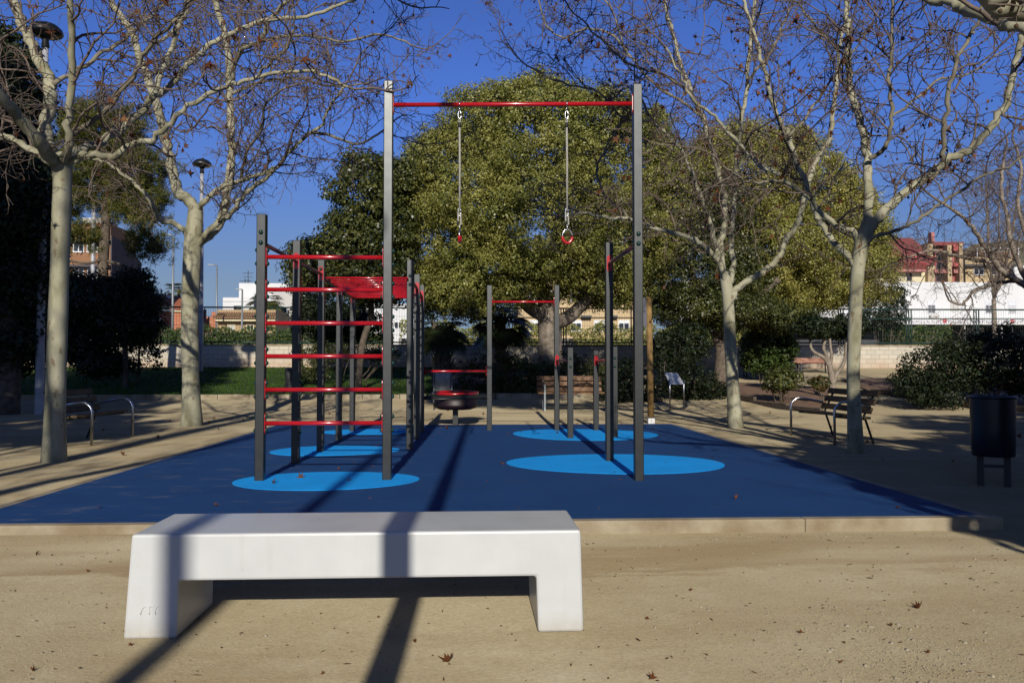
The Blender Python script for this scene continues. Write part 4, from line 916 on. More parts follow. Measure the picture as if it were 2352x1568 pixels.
ev_tree('evergreen_tree', 1785, 30.8, [(1785, 850, 32), (1787, 800, 28), (1795, 745, 24), (1810, 650, 18)],
    [(1720, 400, 150, 125, 0), (1860, 470, 130, 130, .5), (1930, 580, 110, 120, 0), (1780, 580, 160, 120, -1), (1860, 662, 105, 55, 1.8), (1985, 630, 72, 76, 1.8), (1965, 500, 70, 80, .2), (1810, 345, 60, 55, .4), (1830, 330, 26, 44, .4), (1770, 700, 90, 50, -.8), (1650, 370, 90, 80, .3)],
    5000, 78, .34, .074, 'gold', 'golden-green evergreen tree with a rounded crown behind the right-hand plane tree', 'evergreen trees', 'trunk', shell=.6)
ev_tree('evergreen_tree', 1658, 28.5, [(1655, 850, 40), (1660, 800, 34), (1640, 745, 26), (1650, 650, 20)],  # shaded left part of the golden crown, built as a darker tree
    [(1600, 610, 120, 110, -.2), (1560, 500, 100, 110, .6), (1640, 500, 90, 90, .3), (1680, 620, 100, 90, 0), (1580, 700, 95, 50, 0), (1690, 715, 110, 42, -.4), (1800, 728, 80, 32, -.2)],
    1900, 70, .34, .082, 'mid', 'shade-darkened evergreen between the two big crowns, behind the slender plane tree', 'evergreen trees', 'trunk',
    [[(1650, 740, 26, 0), (1720, 700, 20, -.4), (1790, 640, 14, -.8)], [(1650, 740, 24, 0), (1610, 690, 18, .4), (1580, 600, 12, .8)]], .5)
ev_tree('evergreen_tree', 832, 25, [(823, 880, 14), (828, 820, 15), (838, 770, 15), (852, 725, 15), (850, 650, 10)],
    [(830, 460, 80, 110, 0), (880, 560, 90, 100, .4), (800, 570, 80, 80, -.2), (740, 610, 75, 60, 0), (850, 650, 90, 55, -.4), (700, 590, 36, 42, .1), (900, 420, 60, 60, .8)],
    1300, 40, .32, .11, 'mid', 'dark green tree with a thin leaning trunk behind the red monkey bars', 'evergreen trees', 'trunk', [[(850, 700, 9, 0), (800, 640, 7, -.2), (740, 600, 5, -.3)]], .5)
ev_tree('evergreen_tree', 690, 31, [(690, 840, 10), (692, 760, 9), (700, 700, 8)], [(730, 720, 60, 55, 0), (690, 640, 34, 40, .3), (800, 745, 80, 45, .3)], 420, 36, .33, .11, 'dark', 'low dark tree filling the space behind the left ladder posts', 'evergreen trees')
# pine and dark masses on the left
ev_tree('pine_tree', 250, 29, [(225, 850, 26), (232, 700, 24), (240, 560, 22), (250, 420, 16), (255, 320, 8)],
    [(250, 300, 90, 70, 0), (300, 390, 85, 60, -.4), (200, 400, 80, 80, .2), (330, 470, 55, 55, -.5), (190, 545, 46, 26, -.2), (180, 300, 60, 60, .4), (130, 450, 50, 60, .3), (340, 555, 48, 36, -.8), (300, 480, 50, 24, .3)],
    2100, 44, .40, .19, 'needle', 'yellowish pine tree with drooping dead twigs at the left, before the brown apartments', None, 'trunk',
    [[(245, 600, 8, 0), (290, 612, 6, -.6), (360, 640, 3, -1)], [(245, 590, 9, 0), (200, 605, 6, -.4), (120, 590, 4, -.8)], [(245, 480, 10, 0), (300, 470, 7, -.5), (370, 520, 4, -.8)], [(245, 420, 10, 0), (190, 380, 7, -.3), (140, 330, 4, -.6)], [(240, 640, 7, 0), (290, 650, 4, -.5), (330, 690, 2, -.8)]], fn='needle')
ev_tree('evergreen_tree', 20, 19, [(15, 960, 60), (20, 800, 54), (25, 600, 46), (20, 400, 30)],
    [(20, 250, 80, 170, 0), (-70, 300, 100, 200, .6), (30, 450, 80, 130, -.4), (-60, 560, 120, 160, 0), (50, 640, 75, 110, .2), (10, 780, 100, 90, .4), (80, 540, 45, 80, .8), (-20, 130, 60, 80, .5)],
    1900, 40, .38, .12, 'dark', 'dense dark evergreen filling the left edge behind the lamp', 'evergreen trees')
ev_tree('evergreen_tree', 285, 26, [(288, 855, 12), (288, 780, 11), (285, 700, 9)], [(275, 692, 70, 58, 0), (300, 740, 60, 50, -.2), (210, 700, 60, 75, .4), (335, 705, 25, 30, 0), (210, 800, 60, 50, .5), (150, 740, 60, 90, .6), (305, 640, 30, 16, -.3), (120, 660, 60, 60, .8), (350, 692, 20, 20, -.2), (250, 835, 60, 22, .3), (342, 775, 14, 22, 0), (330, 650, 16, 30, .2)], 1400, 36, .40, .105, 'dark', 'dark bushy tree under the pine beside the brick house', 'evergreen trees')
ev_tree('sapling', 318, 27.5, [(318, 905, 5), (319, 840, 5), (320, 780, 4)], [(325, 775, 40, 26, 0), (345, 805, 26, 20, -.2), (300, 790, 25, 22, .2), (355, 835, 14, 14, 0)], 60, 22, .22, .10, 'dark', 'thin dark sapling with sparse leaves on the lawn by the block wall', None)

# unseen trees behind and beside the camera; some added only for their shade
def off_evergreen(x, y, z0, lobes, ncl, label, ls=.27):
    g = V((x, y, tz(x, y))); r = thing('evergreen_tree', tuple(g), label, 'tree', 'evergreen trees')
    mb = MB(); mb.tube([g-V((0, 0, .2)), g+V((.1, 0, z0)), g+V((0, .1, z0*1.6+1))], [.32, .26, .12], 12); mb.build('trunk', M['trunk'], r)
    crown('crown', lobes, ncl, 56, .55, ls, M['mid'], r, .15)
off_evergreen(-12.8, -2.5, 4, [((-13.2, -2.5, 12.3), (4.8, 3.5, 4.3)), ((-9.6, -2.2, 5.6), (2.6, 2.2, 2.3)), ((-7.0, -3.3, 7.3), (1.2, 1.2, .9)), ((-12.0, -2, 8), (4.6, 3.5, 4.0)), ((-13.5, -2, 5), (4, 3, 3.5))], 1700, 'tall evergreen beside the camera on the left, out of frame')
off_evergreen(9.0, -1.6, 1.2, [((8.6, -1.6, 3.9), (4.2, 2.6, 2.7)), ((11.5, -2, 5.2), (4.2, 2.8, 3.4)), ((6.0, -1.4, 2.6), (1.9, 1.6, 2.3)), ((4.9, -1.2, 3.5), (1.7, 1.4, 1.7)), ((8.5, -1.3, 1.8), (4.4, 2.0, 1.8))], 1500, 'low spreading evergreen beside the camera on the right, out of frame')
off_evergreen(15.5, -3, 2, [((15.5, -3, 5), (4.5, 3, 4.6)), ((18, -3, 7), (4, 3, 5))], 900, 'bushy evergreen farther right of the camera, out of frame')
off_evergreen(15.8, 6.4, 6, [((15.6, 6, 7.7), (3.0, 3.6, 1.9)), ((18.5, 5, 7.6), (3.5, 3.5, 2.2))], 900, 'added high-crowned evergreen, out of frame, deepening the shade on the right')  # added occluder; crown shaped to shade the large shrub
off_evergreen(-13.0, 4.4, 6, [((-12.4, 4.6, 9.2), (3.3, 3.6, 2.4)), ((-15, 4, 8.4), (3.5, 3.5, 3.0))], 800, 'added high-crowned evergreen, out of frame, deepening the shade on the left')  # added occluder that darkens the foliage at the left edge
def shade_pine():  # added unseen; crown shaped to shade the palms and shrubs
    g = V((7.2, -4.6, -.09)); r = thing('pine_tree', tuple(g), 'added leaning umbrella pine behind the camera, out of frame, shading the palms', 'tree', 'evergreen trees')
    mb = MB(); mb.tube(catmull([g-V((0, 0, .2)), V((6.8, -4.4, 4)), V((5.2, -3.8, 8)), V((2.6, -3.2, 11.2))], 4), list(np.linspace(.26, .12, 13)), 10); mb.build('trunk', M['trunk'], r)
    crown('crown', [((.3, -3, 12.6), (2.2, 2.0, 1.8)), ((-.6, -3, 12.0), (1.2, 1.5, 1.2))], 520, 50, .5, .24, M['mid'], r, .15)
shade_pine()
def off_plane(x, y, h, label, dens=.5, lean=0):
    g = V((x, y, tz(x, y))); f = g+V((lean, 0, 3.6)); lb = []
    lb.append([(f, .085), (f+V((.05, 0, 2)), .07), (f+V((-.1, .1, 4)), .05), (f+V((0, 0, h-3.4)), .025)])
    for i in range(6):
        a = 6.28*i/6+.4; e = V((math.cos(a), math.sin(a), 0))
        lb.append([(f, .075), (f+e*.7+V((0, 0, 1.0)), .06), (f+e*1.4+V((0, 0, 2.6)), .045), (f+e*1.9+V((0, 0, h-3.6)), .02)])
    plane_tree('plane_tree', [(g, .12), (g+V((lean*.4, 0, 2)), .105), (f, .10), (f+V((0, 0, .3)), .08)], lb, label, 'plane trees', dens, 60, 40, 1.0)
def behind(px, py, y0, z=-.09):                                    # walk back along the sunlight from a shaded spot
    s = gp(px, py, z); return s.x + (y0-s.y)*math.tan(SUN_YAW)
lamp(behind(410, 1455, -6.5), -6.5, 'park lamp standing behind the camera with a long thin shadow, out of frame', 8.8, .072, .055)
off_plane(5.0, -9.5, 9.0, 'plane tree standing behind the camera to the right, out of frame', .5)
off_plane(-5.1, -3.6, 9.5, 'plane tree standing behind the camera to the left, out of frame', .55)
lamp(behind(870, 1568, -1.6), -1.6, 'park lamp just behind the camera whose pole shadow crosses the white bench', 8.2, .072, .06)

# ------------------------------------------------------------------ shrubs, hedge, palms
def shrub(name, px, d, lobes, ncl, per, rcl, ls, mat, label, cat='shrub', group=None, shell=.3, stems=True, zr=.9):
    g = on(px, d); r = thing(name, tuple(g), label, cat, group); L3 = []
    for x, y, rx, rz, dd in lobes:
        s = (d+dd)/F; L3.append((tuple(dp(x, y, d+dd)), (rx*s, rx*s*zr, rz*s)))
    crown('foliage', L3, ncl, per, rcl, ls, M[mat], r, shell, .5)
    if stems:
        mb = MB()
        for c, rr in L3:
            for k in range(3):
                e = V(c)+V((random.uniform(-.5, .5)*rr[0], random.uniform(-.5, .5)*rr[1], rr[2]*.2)); q = V((g.x*.5+e.x*.5, g.y*.5+e.y*.5, tz(e.x, e.y)-.05))
                mb.tube([q, q.lerp(e, .5)+rv()*.05, e], [.018, .014, .006], 5)
        mb.build('stem', M['trunk'], r)
    return r
shrub('shrub', 1090, 24.5, [(1080, 870, 55, 48, 0), (1140, 860, 65, 55, .3), (1120, 905, 60, 22, -.4)], 220, 34, .22, .075, 'russet', 'green shrub with reddish tips directly right of the maroon drum', group='planting bed shrubs')
shrub('shrub', 1200, 24.8, [(1195, 865, 60, 55, 0), (1220, 890, 50, 35, -.3), (1250, 860, 50, 40, .4)], 220, 34, .22, .075, 'green', 'fresh green shrub left of the brown bench', group='planting bed shrubs')
shrub('shrub', 1340, 24.8, [(1320, 860, 70, 45, .2), (1390, 875, 50, 45, 0)], 200, 34, .22, .08, 'mid', 'dull green shrub behind the brown bench back', group='planting bed shrubs')
shrub('shrub', 1450, 23, [(1440, 870, 50, 50, 0), (1480, 890, 45, 35, 0), (1410, 890, 40, 35, -.2)], 200, 34, .22, .08, 'dark', 'dark shrub between the parallel bar and the wooden notice post', group='planting bed shrubs')
shrub('shrub', 1610, 23.5, [(1600, 880, 48, 45, 0), (1560, 885, 40, 40, .2), (1640, 900, 35, 28, .2)], 190, 34, .22, .08, 'dark', 'dark shrub behind the tilted information panel', group='planting bed shrubs')
shrub('shrub', 1803, 22.5, [(1805, 872, 38, 26, 0), (1785, 880, 30, 20, -.2)], 110, 30, .18, .10, 'mid', 'small rounded bush in the reddish bed before the far benches', group='planting bed shrubs')
shrub('shrub', 1888, 22.2, [(1886, 882, 17, 16, 0)], 26, 22, .15, .12, 'palebark' if False else 'russet', 'small dry tuft at the foot of the crooked tree', group='planting bed shrubs')
shrub('shrub', 760, 28, [(740, 815, 60, 20, 0), (820, 812, 60, 22, .2), (880, 815, 40, 20, .2), (720, 850, 40, 26, -1)], 240, 30, .22, .08, 'mid', 'low clipped bushes along the pale block wall on the left', group='planting bed shrubs')
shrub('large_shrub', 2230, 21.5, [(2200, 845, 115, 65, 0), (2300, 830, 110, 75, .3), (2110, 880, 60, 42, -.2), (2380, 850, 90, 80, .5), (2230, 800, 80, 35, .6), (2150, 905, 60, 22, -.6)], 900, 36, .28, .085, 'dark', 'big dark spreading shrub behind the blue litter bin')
shrub('conifer_bush', 1765, 30, [(1768, 790, 58, 62, 0), (1740, 800, 42, 55, .2), (1800, 800, 30, 45, .1)], 620, 30, .20, .10, 'green', 'dense clipped conifer dome beside the sunlit far bench', 'conifer', shell=.75, stems=True)
shrub('conifer_bush', 1525, 27, [(1528, 810, 34, 58, 0), (1560, 800, 30, 66, .4), (1590, 780, 40, 60, .8)], 420, 30, .2, .09, 'dark', 'nearly black rounded bush right of the wooden notice post', 'conifer', shell=.6)
shrub('olive_bush', 2030, 39, [(2025, 700, 48, 45, 0), (2060, 690, 34, 40, .4), (1995, 730, 40, 34, -.3), (2045, 735, 38, 24, 0)], 250, 26, .30, .12, 'dark', 'grey-green airy olive bush in front of the white building', 'tree', None, .25)
# hedge of the sports court beyond the fence
r = thing('hedge', (-10, 56, 1.0), 'long trimmed green hedge beyond the fence on the left', 'hedge', None)
P_ = RNG.uniform([-28, 55.2, 1.0], [-5.5, 56.8, 3.62], (26000, 3)); P_[:, 1] = np.where(RNG.random(26000) < .6, 55.2+np.abs(RNG.normal(0, .2, 26000)), P_[:, 1])
P_[:, 2] += np.where(P_[:, 2] > 3.2, .25*np.sin(P_[:, 0]*1.3)*np.sin(P_[:, 0]*3.1), 0)
vs, fs = leaves(P_, np.tile([0, -.7, .5], (26000, 1)), .16, .6, .7); nparr('foliage', vs, fs, M['green'], r)
mb = MB(); mb.bbox((-28, 55.6, .9), (-5.5, 56.5, 3.3)); mb.build('branches', M['trunk'], r)
r = thing('hedge', (8, 56, 1.0), 'patchy green hedge beyond the fence in the middle under the evergreens', 'hedge', None)
P_ = RNG.uniform([-5, 55.2, 1.0], [19, 56.8, 3.9], (24000, 3)); P_[:, 2] += .3*np.sin(P_[:, 0]*2.3); keep = (np.sin(P_[:, 0]*1.7)+np.sin(P_[:, 0]*.73+1)+P_[:, 2]*.8 > 1.0); P_ = P_[keep]
vs, fs = leaves(P_, np.tile([0, -.7, .5], (len(P_), 1)), .16, .6, .7); nparr('foliage', vs, fs, M['olive'], r)
mb = MB(); mb.bbox((-5.2, 57, .9), (19, 57.2, 3.0)); mb.build('backing_wall', M['conc'], r)
r = thing('hedge', (32, 60, 1.0), 'clipped green hedge before the white building on the right', 'hedge')
P_ = RNG.uniform([30.2, 59.2, 2.4], [35.2, 60.8, 4.1], (9000, 3)); P_[:, 2] -= .25*np.sin(P_[:, 0]*1.9)**2
vs, fs = leaves(P_, np.tile([0, -.7, .5], (9000, 1)), .16, .6, .7); nparr('foliage', vs, fs, M['green'], r)
mb = MB(); mb.bbox((30.4, 59.5, .9), (35, 60.5, 3.7)); mb.build('branches', M['trunk'], r)

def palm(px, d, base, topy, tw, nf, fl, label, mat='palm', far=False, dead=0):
    g = on(px, d); s = d/F; top = dp(px, topy, d); r = thing('palm_tree', tuple(g), label, 'palm', 'palms')
    mb = MB(); n = 9; pts = [g.lerp(top, i/n) for i in range(n+1)]; pts[0] = g-V((0, 0, .2)); mb.tube(pts, [tw*s/2*(1.1-.15*i/n) for i in range(n+1)], 12)
    if not far:
        for i in range(70):                                        # cut leaf bases
            a = random.uniform(0, 6.28); z = random.uniform(0, 1); q = g.lerp(top, z); e = V((math.cos(a), math.sin(a), 0))*tw*s/2
            mb.tube([q+e*.9, q+e*1.25+V((0, 0, .12)), q+e*1.5+V((0, 0, .26))], [.05, .035, .012], 4)
    mb.build('trunk', M['trunk'], r)
    vs, fs = [], []
    for k in range(nf):
        a = 6.283*k/nf+random.uniform(-.2, .2); el = random.uniform(-.6, 1.1); L = fl*random.uniform(.8, 1.1)
        e = V((math.cos(a), math.sin(a), 0)); stalk = [top+(e*math.cos(el)+V((0, 0, math.sin(el))))*L*.5*t+V((0, 0, -.25*L*t*t)) for t in (0, .5, 1)]
        hub = stalk[-1]; fwd = (stalk[-1]-stalk[-2]).normalized(); sd = fwd.cross(V((0, 0, 1))).normalized(); up = sd.cross(fwd)
        for j in range(22):                                        # fan of drooping fingers
            b = -1.5+3.0*j/21; dr = (fwd*math.cos(b)+sd*math.sin(b)+up*.12).normalized(); ll = L*.55*(.65+.35*math.cos(b*.8)); w_ = ll*.035
            p1, p2 = hub+dr*ll*.55, hub+dr*ll*.9+V((0, 0, -.24*ll)); ss = dr.cross(up).normalized()*w_; o_ = len(vs)
            p2 = p2+rv()*ll*.04
            vs += [tuple(hub-ss*.4), tuple(hub+ss*.4), tuple(p1+ss), tuple(p1-ss), tuple(p2)]; fs += [(o_, o_+1, o_+2), (o_, o_+2, o_+3), (o_+3, o_+2, o_+4)]
        o_ = len(vs); ss = sd*.014*L
        vs += [tuple(stalk[0]-ss), tuple(stalk[0]+ss), tuple(stalk[1]+ss), tuple(stalk[1]-ss), tuple(hub)]; fs += [(o_, o_+1, o_+2), (o_, o_+2, o_+3), (o_+3, o_+2, o_+4)]
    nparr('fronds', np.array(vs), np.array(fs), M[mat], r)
    return r
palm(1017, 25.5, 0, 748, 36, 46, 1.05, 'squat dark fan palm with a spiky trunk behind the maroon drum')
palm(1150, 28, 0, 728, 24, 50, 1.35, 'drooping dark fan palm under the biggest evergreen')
palm(411, 95, 0, 664, 8, 26, 2.2, 'distant palm peeking out left of the forked plane trunk', 'mid', True)
palm(610, 88, 0, 690, 8, 30, 2.5, 'distant palm in front of the white house', 'mid', True)

def crooked_tree():
    d = 23.5; g = on(1912, d); r = thing('small_tree', tuple(g), 'small crooked tree with pale forked stems and a flat dark crown by the far bench', 'tree'); mb = MB()
    for lb in ([(1914, 900, 17), (1912, 880, 15), (1908, 850, 13), (1903, 832, 12)], [(1905, 840, 11), (1893, 822, 9), (1870, 808, 7), (1862, 795, 6), (1860, 770, 5)], [(1904, 836, 9), (1897, 812, 8), (1891, 798, 7), (1896, 780, 6), (1898, 755, 5)],
               [(1905, 838, 9), (1910, 820, 8), (1908, 800, 6), (1905, 770, 5)], [(1914, 884, 11), (1922, 858, 9), (1935, 840, 8), (1942, 815, 7), (1945, 770, 5)]):
        ps = catmull([dp(x, y, d) for x, y, _ in lb], 4); rs = np.interp(np.linspace(0, 1, len(ps)), np.linspace(0, 1, len(lb)), [w_*d/F/2 for *_, w_ in lb]); mb.tube(ps, list(rs), 9)
    mb.build('trunk', M['palebark'], r); s = d/F
    crown('crown', [(tuple(dp(x, y, d+k)), (a*s, a*s, b*s)) for x, y, a, b, k in ((1865, 752, 42, 24, 0), (1910, 755, 44, 22, .2), (1950, 748, 40, 28, 0))], 240, 32, .24, .09, M['dark'], r, .4)
crooked_tree()

# ------------------------------------------------------------------ block wall and fence
WY = 36.0
def yp(px, py, Y): r = ray(px, py); return CAM + r*(Y/r.y)
r = thing('block_wall', (5, WY, 1.0), 'long low wall of pale blocks across the back of the park', 'wall')
mb = MB(); mb.bbox((-24, WY, .6), (34, WY+.2, 1.96)); mb.build('wall', M['block'], r)
mb = MB(); mb.bbox((-24.02, WY-.025, 1.96), (34.02, WY+.225, 2.03)); mb.build('coping', M['kerb'], r)
def stroke(pts, rr=.011):
    m_ = MB(); m_.tube([V((yp(x, y, WY).x, WY-.004, yp(x, y, WY).z)) for x, y in pts], rr, 5); return m_
gm = MB()
for pts in ([(1839, 806), (1841, 818), (1846, 824), (1849, 812), (1847, 806)], [(1846, 824), (1843, 829)], [(1851, 828), (1853, 815), (1858, 808), (1862, 814), (1862, 828)], [(1866, 812), (1866, 824), (1870, 824), (1871, 812), (1872, 824)],
            [(1876, 811), (1876, 822), (1877, 824)], [(1881, 810), (1882, 818)], [(1888, 808), (1885, 822), (1883, 829)]):
    gm.tube([V((yp(x-2, y+6, WY).x, WY-.004, yp(x-2, y+6, WY).z)) for x, y in pts], .012, 5)
gm.build('graffiti', M['ink2'], r)
r = thing('fence', (5, WY+.1, 2.03), 'tall dark green wire mesh fence standing on the block wall', 'fence')
fx = -24.0; k = 0
while fx < 33.5:
    x1 = min(fx+3.1, 34); heavy = fx > -1.5
    for dx in ((-.11, 0, .11) if heavy else (0,)):
        mb = MB(); mb.tube([V((fx+dx, WY+.1, 2.0)), V((fx+dx, WY+.1, 3.62))], .028 if heavy else .02, 6); mb.build('post', M['fence'], r)
    mb = MB(); xx = fx+.16
    while xx < x1-.1: mb.tube([V((xx, WY+.1, 2.12)), V((xx, WY+.1, 3.58))], .0042, 3, 0, False); xx += .11
    for z in (2.45, 2.85, 3.25): mb.tube([V((fx, WY+.1, z)), V((x1, WY+.1, z))], .006, 3, 0, False)
    mb.build('mesh_panel', M['fence'], r)
    mb = MB()
    for z, rr in ((3.62, .034), (2.12, .034))+(((3.2, .022),) if heavy else ()): mb.tube([V((fx, WY+.1, z)), V((x1, WY+.1, z))], rr, 6)
    mb.build('rail', M['fence'], r); fx += 3.1

# ------------------------------------------------------------------ buildings beyond the street
def bx(mb, p0, p1, Y, dy, mi=0):                                   # box whose front (photo rectangle p0-p1) stands at Y and runs back dy
    a, b = yp(p0[0], p0[1], Y), yp(p1[0], p1[1], Y); mb.bbox((a.x, Y, b.z), (b.x, Y+dy, a.z), mi)
def bpart(root, name, m, p0, p1, Y, dy, ground=False):
    mb = MB(); a, b = yp(p0[0], p0[1], Y), yp(p1[0], p1[1], Y)
    mb.bbox((a.x, Y, .8 if ground else b.z), (b.x, Y+dy, a.z)); return mb.build(name, M[m], root)
def window(root, p0, p1, Y, frame='wframe', pane='glass', bars=0, mull=1, shut=0.0):
    a, b = yp(p0[0], p0[1], Y), yp(p1[0], p1[1], Y); w_, h = b.x-a.x, a.z-b.z; t = min(.10, w_*.12); mb = MB()
    for lo, hi in (((a.x, b.z), (a.x+t, a.z)), ((b.x-t, b.z), (b.x, a.z)), ((a.x+t, a.z-t), (b.x-t, a.z)), ((a.x+t, b.z), (b.x-t, b.z+t))): mb.bbox((lo[0], Y-.07, lo[1]), (hi[0], Y+.01, hi[1]))
    for i in range(mull): x = a.x+w_*(i+1)/(mull+1); mb.bbox((x-t*.4, Y-.06, b.z+t), (x+t*.4, Y+.01, a.z-t))
    if shut: mb.bbox((a.x+t, Y-.05, a.z-t-(h-2*t)*shut), (b.x-t, Y+.005, a.z-t))
    fo = mb.build('window', M[frame], root)
    m2 = MB(); m2.bbox((a.x+t, Y-.02, b.z+t), (b.x-t, Y-.004, a.z-t)); m2.build('pane', M[pane], fo)
    if bars:
        m3 = MB()
        for i in range(bars): x = a.x+t+(w_-2*t)*(i+.5)/bars; m3.tube([V((x, Y-.11, b.z)), V((x, Y-.11, a.z-h*.4))], .022, 4)
        for i in range(4): z = b.z+h*.6*i/3; m3.tube([V((a.x, Y-.11, z)), V((b.x, Y-.11, z))], .022, 4)
        m3.build('grille', M['plate'], fo)
def bld(name, px, Y, label, cat='building', group='buildings beyond the street'):
    p = yp(px, 840, Y); return thing(name, (p.x, Y, .9), label, cat, group)
# brown apartment block at far left
Y = 74; r = bld('apartment_block', 150, Y, 'tall orange brick apartment block with a dark blind side wall, half hidden by the pine')
bpart(r, 'wall', 'obrick', (-120, 512), (250, 840), Y, 5.5, True)
mb = MB(); a, b = yp(250, 512, Y), yp(250, 840, Y); mb.slab([V((a.x+.02, Y+.02, .8)), V((a.x+.02, Y+6.6, .8)), V((a.x+.02, Y+6.6, 10.9)), V((a.x+.02, Y+3.4, 12.2)), V((a.x+.02, Y+.02, 12.6))], (.25, 0, 0)); mb.build('side_wall', M['walls'], r)  # unlit side: its shade is put into the wall colour
bpart(r, 'roof_parapet', 'wallg', (190, 500), (236, 513), Y+.5, 3)
for yb in (548, 606, 668, 730): bpart(r, 'balcony_slab', 'walls', (-120, yb), (249, yb+7), Y-.5, .45)
for yb in (556, 616, 678):
    for x in (-60, 0, 62, 120, 168, 200): window(r, (x, yb), (x+26, yb+24), Y)
# red brick house
Y = 88; r = bld('brick_house', 380, Y, 'red brick house with a white shuttered window and a clay tile roof edge')
bpart(r, 'wall', 'brick', (318, 712), (420, 840), Y, 7, True)
mb = MB(); a, b = yp(316, 690, Y), yp(419, 712, Y)
mb.slab([V((a.x, Y-.4, b.z)), V((b.x, Y-.4, b.z)), V((b.x, Y+2.4, a.z+.3)), V((a.x, Y+2.4, a.z+.3))], (0, 0, .12)); mb.build('roof', M['tile'], r)
bpart(r, 'cornice', 'cream', (316, 712.5), (420.5, 716), Y-.25, .24)
bpart(r, 'roof_shed', 'walls', (340, 679), (402, 692), Y+3, 3); bpart(r, 'chimney', 'wallw', (381, 678), (390, 692), Y+2.4, .5)
window(r, (345, 726), (370, 752), Y, mull=1, shut=.45)
mb = MB(); a = yp(420, 700, Y); mb.slab([V((a.x+.02, Y, .8)), V((a.x+.02, Y+7, .8)), V((a.x+.02, Y+7, a.z)), V((a.x+.02, Y, a.z-.6))], (.2, 0, 0)); mb.build('side_wall', M['walls'], r)  # side wall coloured as it looks in shade
# long orange brick boundary house
Y = 96; r = bld('brick_house', 480, Y, 'low orange-red brick house with a pale band between pole and tan house')
bpart(r, 'wall', 'brick', (425, 727), (494, 840), Y, 6, True); bpart(r, 'wall', 'brick', (486, 716), (512, 840), Y-.5, .45, True); bpart(r, 'band', 'tan', (425, 738), (486, 742), Y-.05, .04)
# white cubic house
Y = 104; r = bld('white_house', 590, Y, 'tall white cubic house with a stepped roof and rooftop aerials')
bpart(r, 'wall', 'wallw', (512, 683), (581, 840), Y, 6, True); bpart(r, 'cornice', 'wallw', (511.5, 690), (582, 692), Y-.1, .09)
bpart(r, 'wall', 'wallw', (549, 650), (672, 840), Y+6.2, 8, True)
bpart(r, 'chimney', 'wallw', (602, 646), (614, 651), Y+8, 1)
window(r, (537, 702), (556, 717), Y, 'walls', 'glass', 0, 1)
mb = MB(); a, b = yp(581, 686, Y), yp(625, 700, Y); mb.slab([V((a.x+.05, Y+1, a.z-1)), V((b.x, Y+1, b.z-1.4)), V((b.x, Y+1, b.z-.3)), V((a.x+.05, Y+1, a.z))], (0, 5, 0)); mb.build('side_roof', M['walls'], r)
for px, h in ((570, 622), (548+15, 640)):
    mb = MB(); a = yp(px, h, Y+7); c = yp(px, 652, Y+7); mb.tube([c, a], .05, 5); 
    for i in range(3): z = a.z-.3-.5*i; mb.tube([V((a.x-.7+.1*i, a.y, z)), V((a.x+.7-.1*i, a.y, z))], .035, 4)
    mb.build('aerial', M['iron'], r)
# pale house with tall dark window
Y = 92; r = bld('pale_house', 650, Y, 'pale grey rendered house with a tall dark window beside the tan house')
bpart(r, 'wall', 'wallg', (628, 672), (700, 840), Y, 8, True); bpart(r, 'parapet', 'wallw', (615, 655), (702, 672), Y+.3, 7)
window(r, (643, 703), (660, 730), Y, mull=0); window(r, (643, 735), (664, 760), Y, mull=0)
# tan house
Y = 84; r = bld('tan_house', 560, Y, 'low tan house with a brown tiled eave and cream windows above the hedge')
bpart(r, 'wall', 'tan', (500, 711), (632, 840), Y, 6, True)
mb = MB(); a, b = yp(494, 719, Y), yp(634, 732, Y-.9)
mb.slab([V((a.x, Y-.9, b.z)), V((b.x, Y-.9, b.z)), V((b.x-.3, Y-.01, a.z)), V((a.x+.4, Y-.01, a.z))], (0, 0, .1)); mb.build('roof', M['btile'], r)
bpart(r, 'eave', 'cream', (495, 733.5), (632, 737.5), Y-.8, .78)
for x in (523, 566, 590): window(r, (x, 744), (x+18, 760), Y, 'cream', 'wallg' if x == 523 else 'glass')
# white row house in the middle
Y = 92; r = bld('white_house', 900, Y, 'white house glimpsed between the ladder and the fan palm')
bpart(r, 'wall', 'wallw', (838, 702), (960, 840), Y, 8, True); bpart(r, 'parapet', 'wallg', (838, 698), (960, 702), Y-.1, .5)
window(r, (905, 738), (925, 756), Y); window(r, (860, 738), (876, 756), Y)
# beige block behind the big evergreen
Y = 100; r = bld('beige_apartments', 1320, Y, 'beige apartment building seen through the gaps under the big evergreen')
bpart(r, 'wall', 'beige', (1190, 570), (1500, 840), Y, 10, True)
for yb in (600, 667, 735):
    for x in (1215, 1255, 1310, 1364, 1420, 1460): window(r, (x, yb), (x+26, yb+26), Y, shut=.25)
for x in (1335, 1395): bpart(r, 'awning', 'iron', (x+28-28, 724), (x+24, 731), Y-.6, .55)
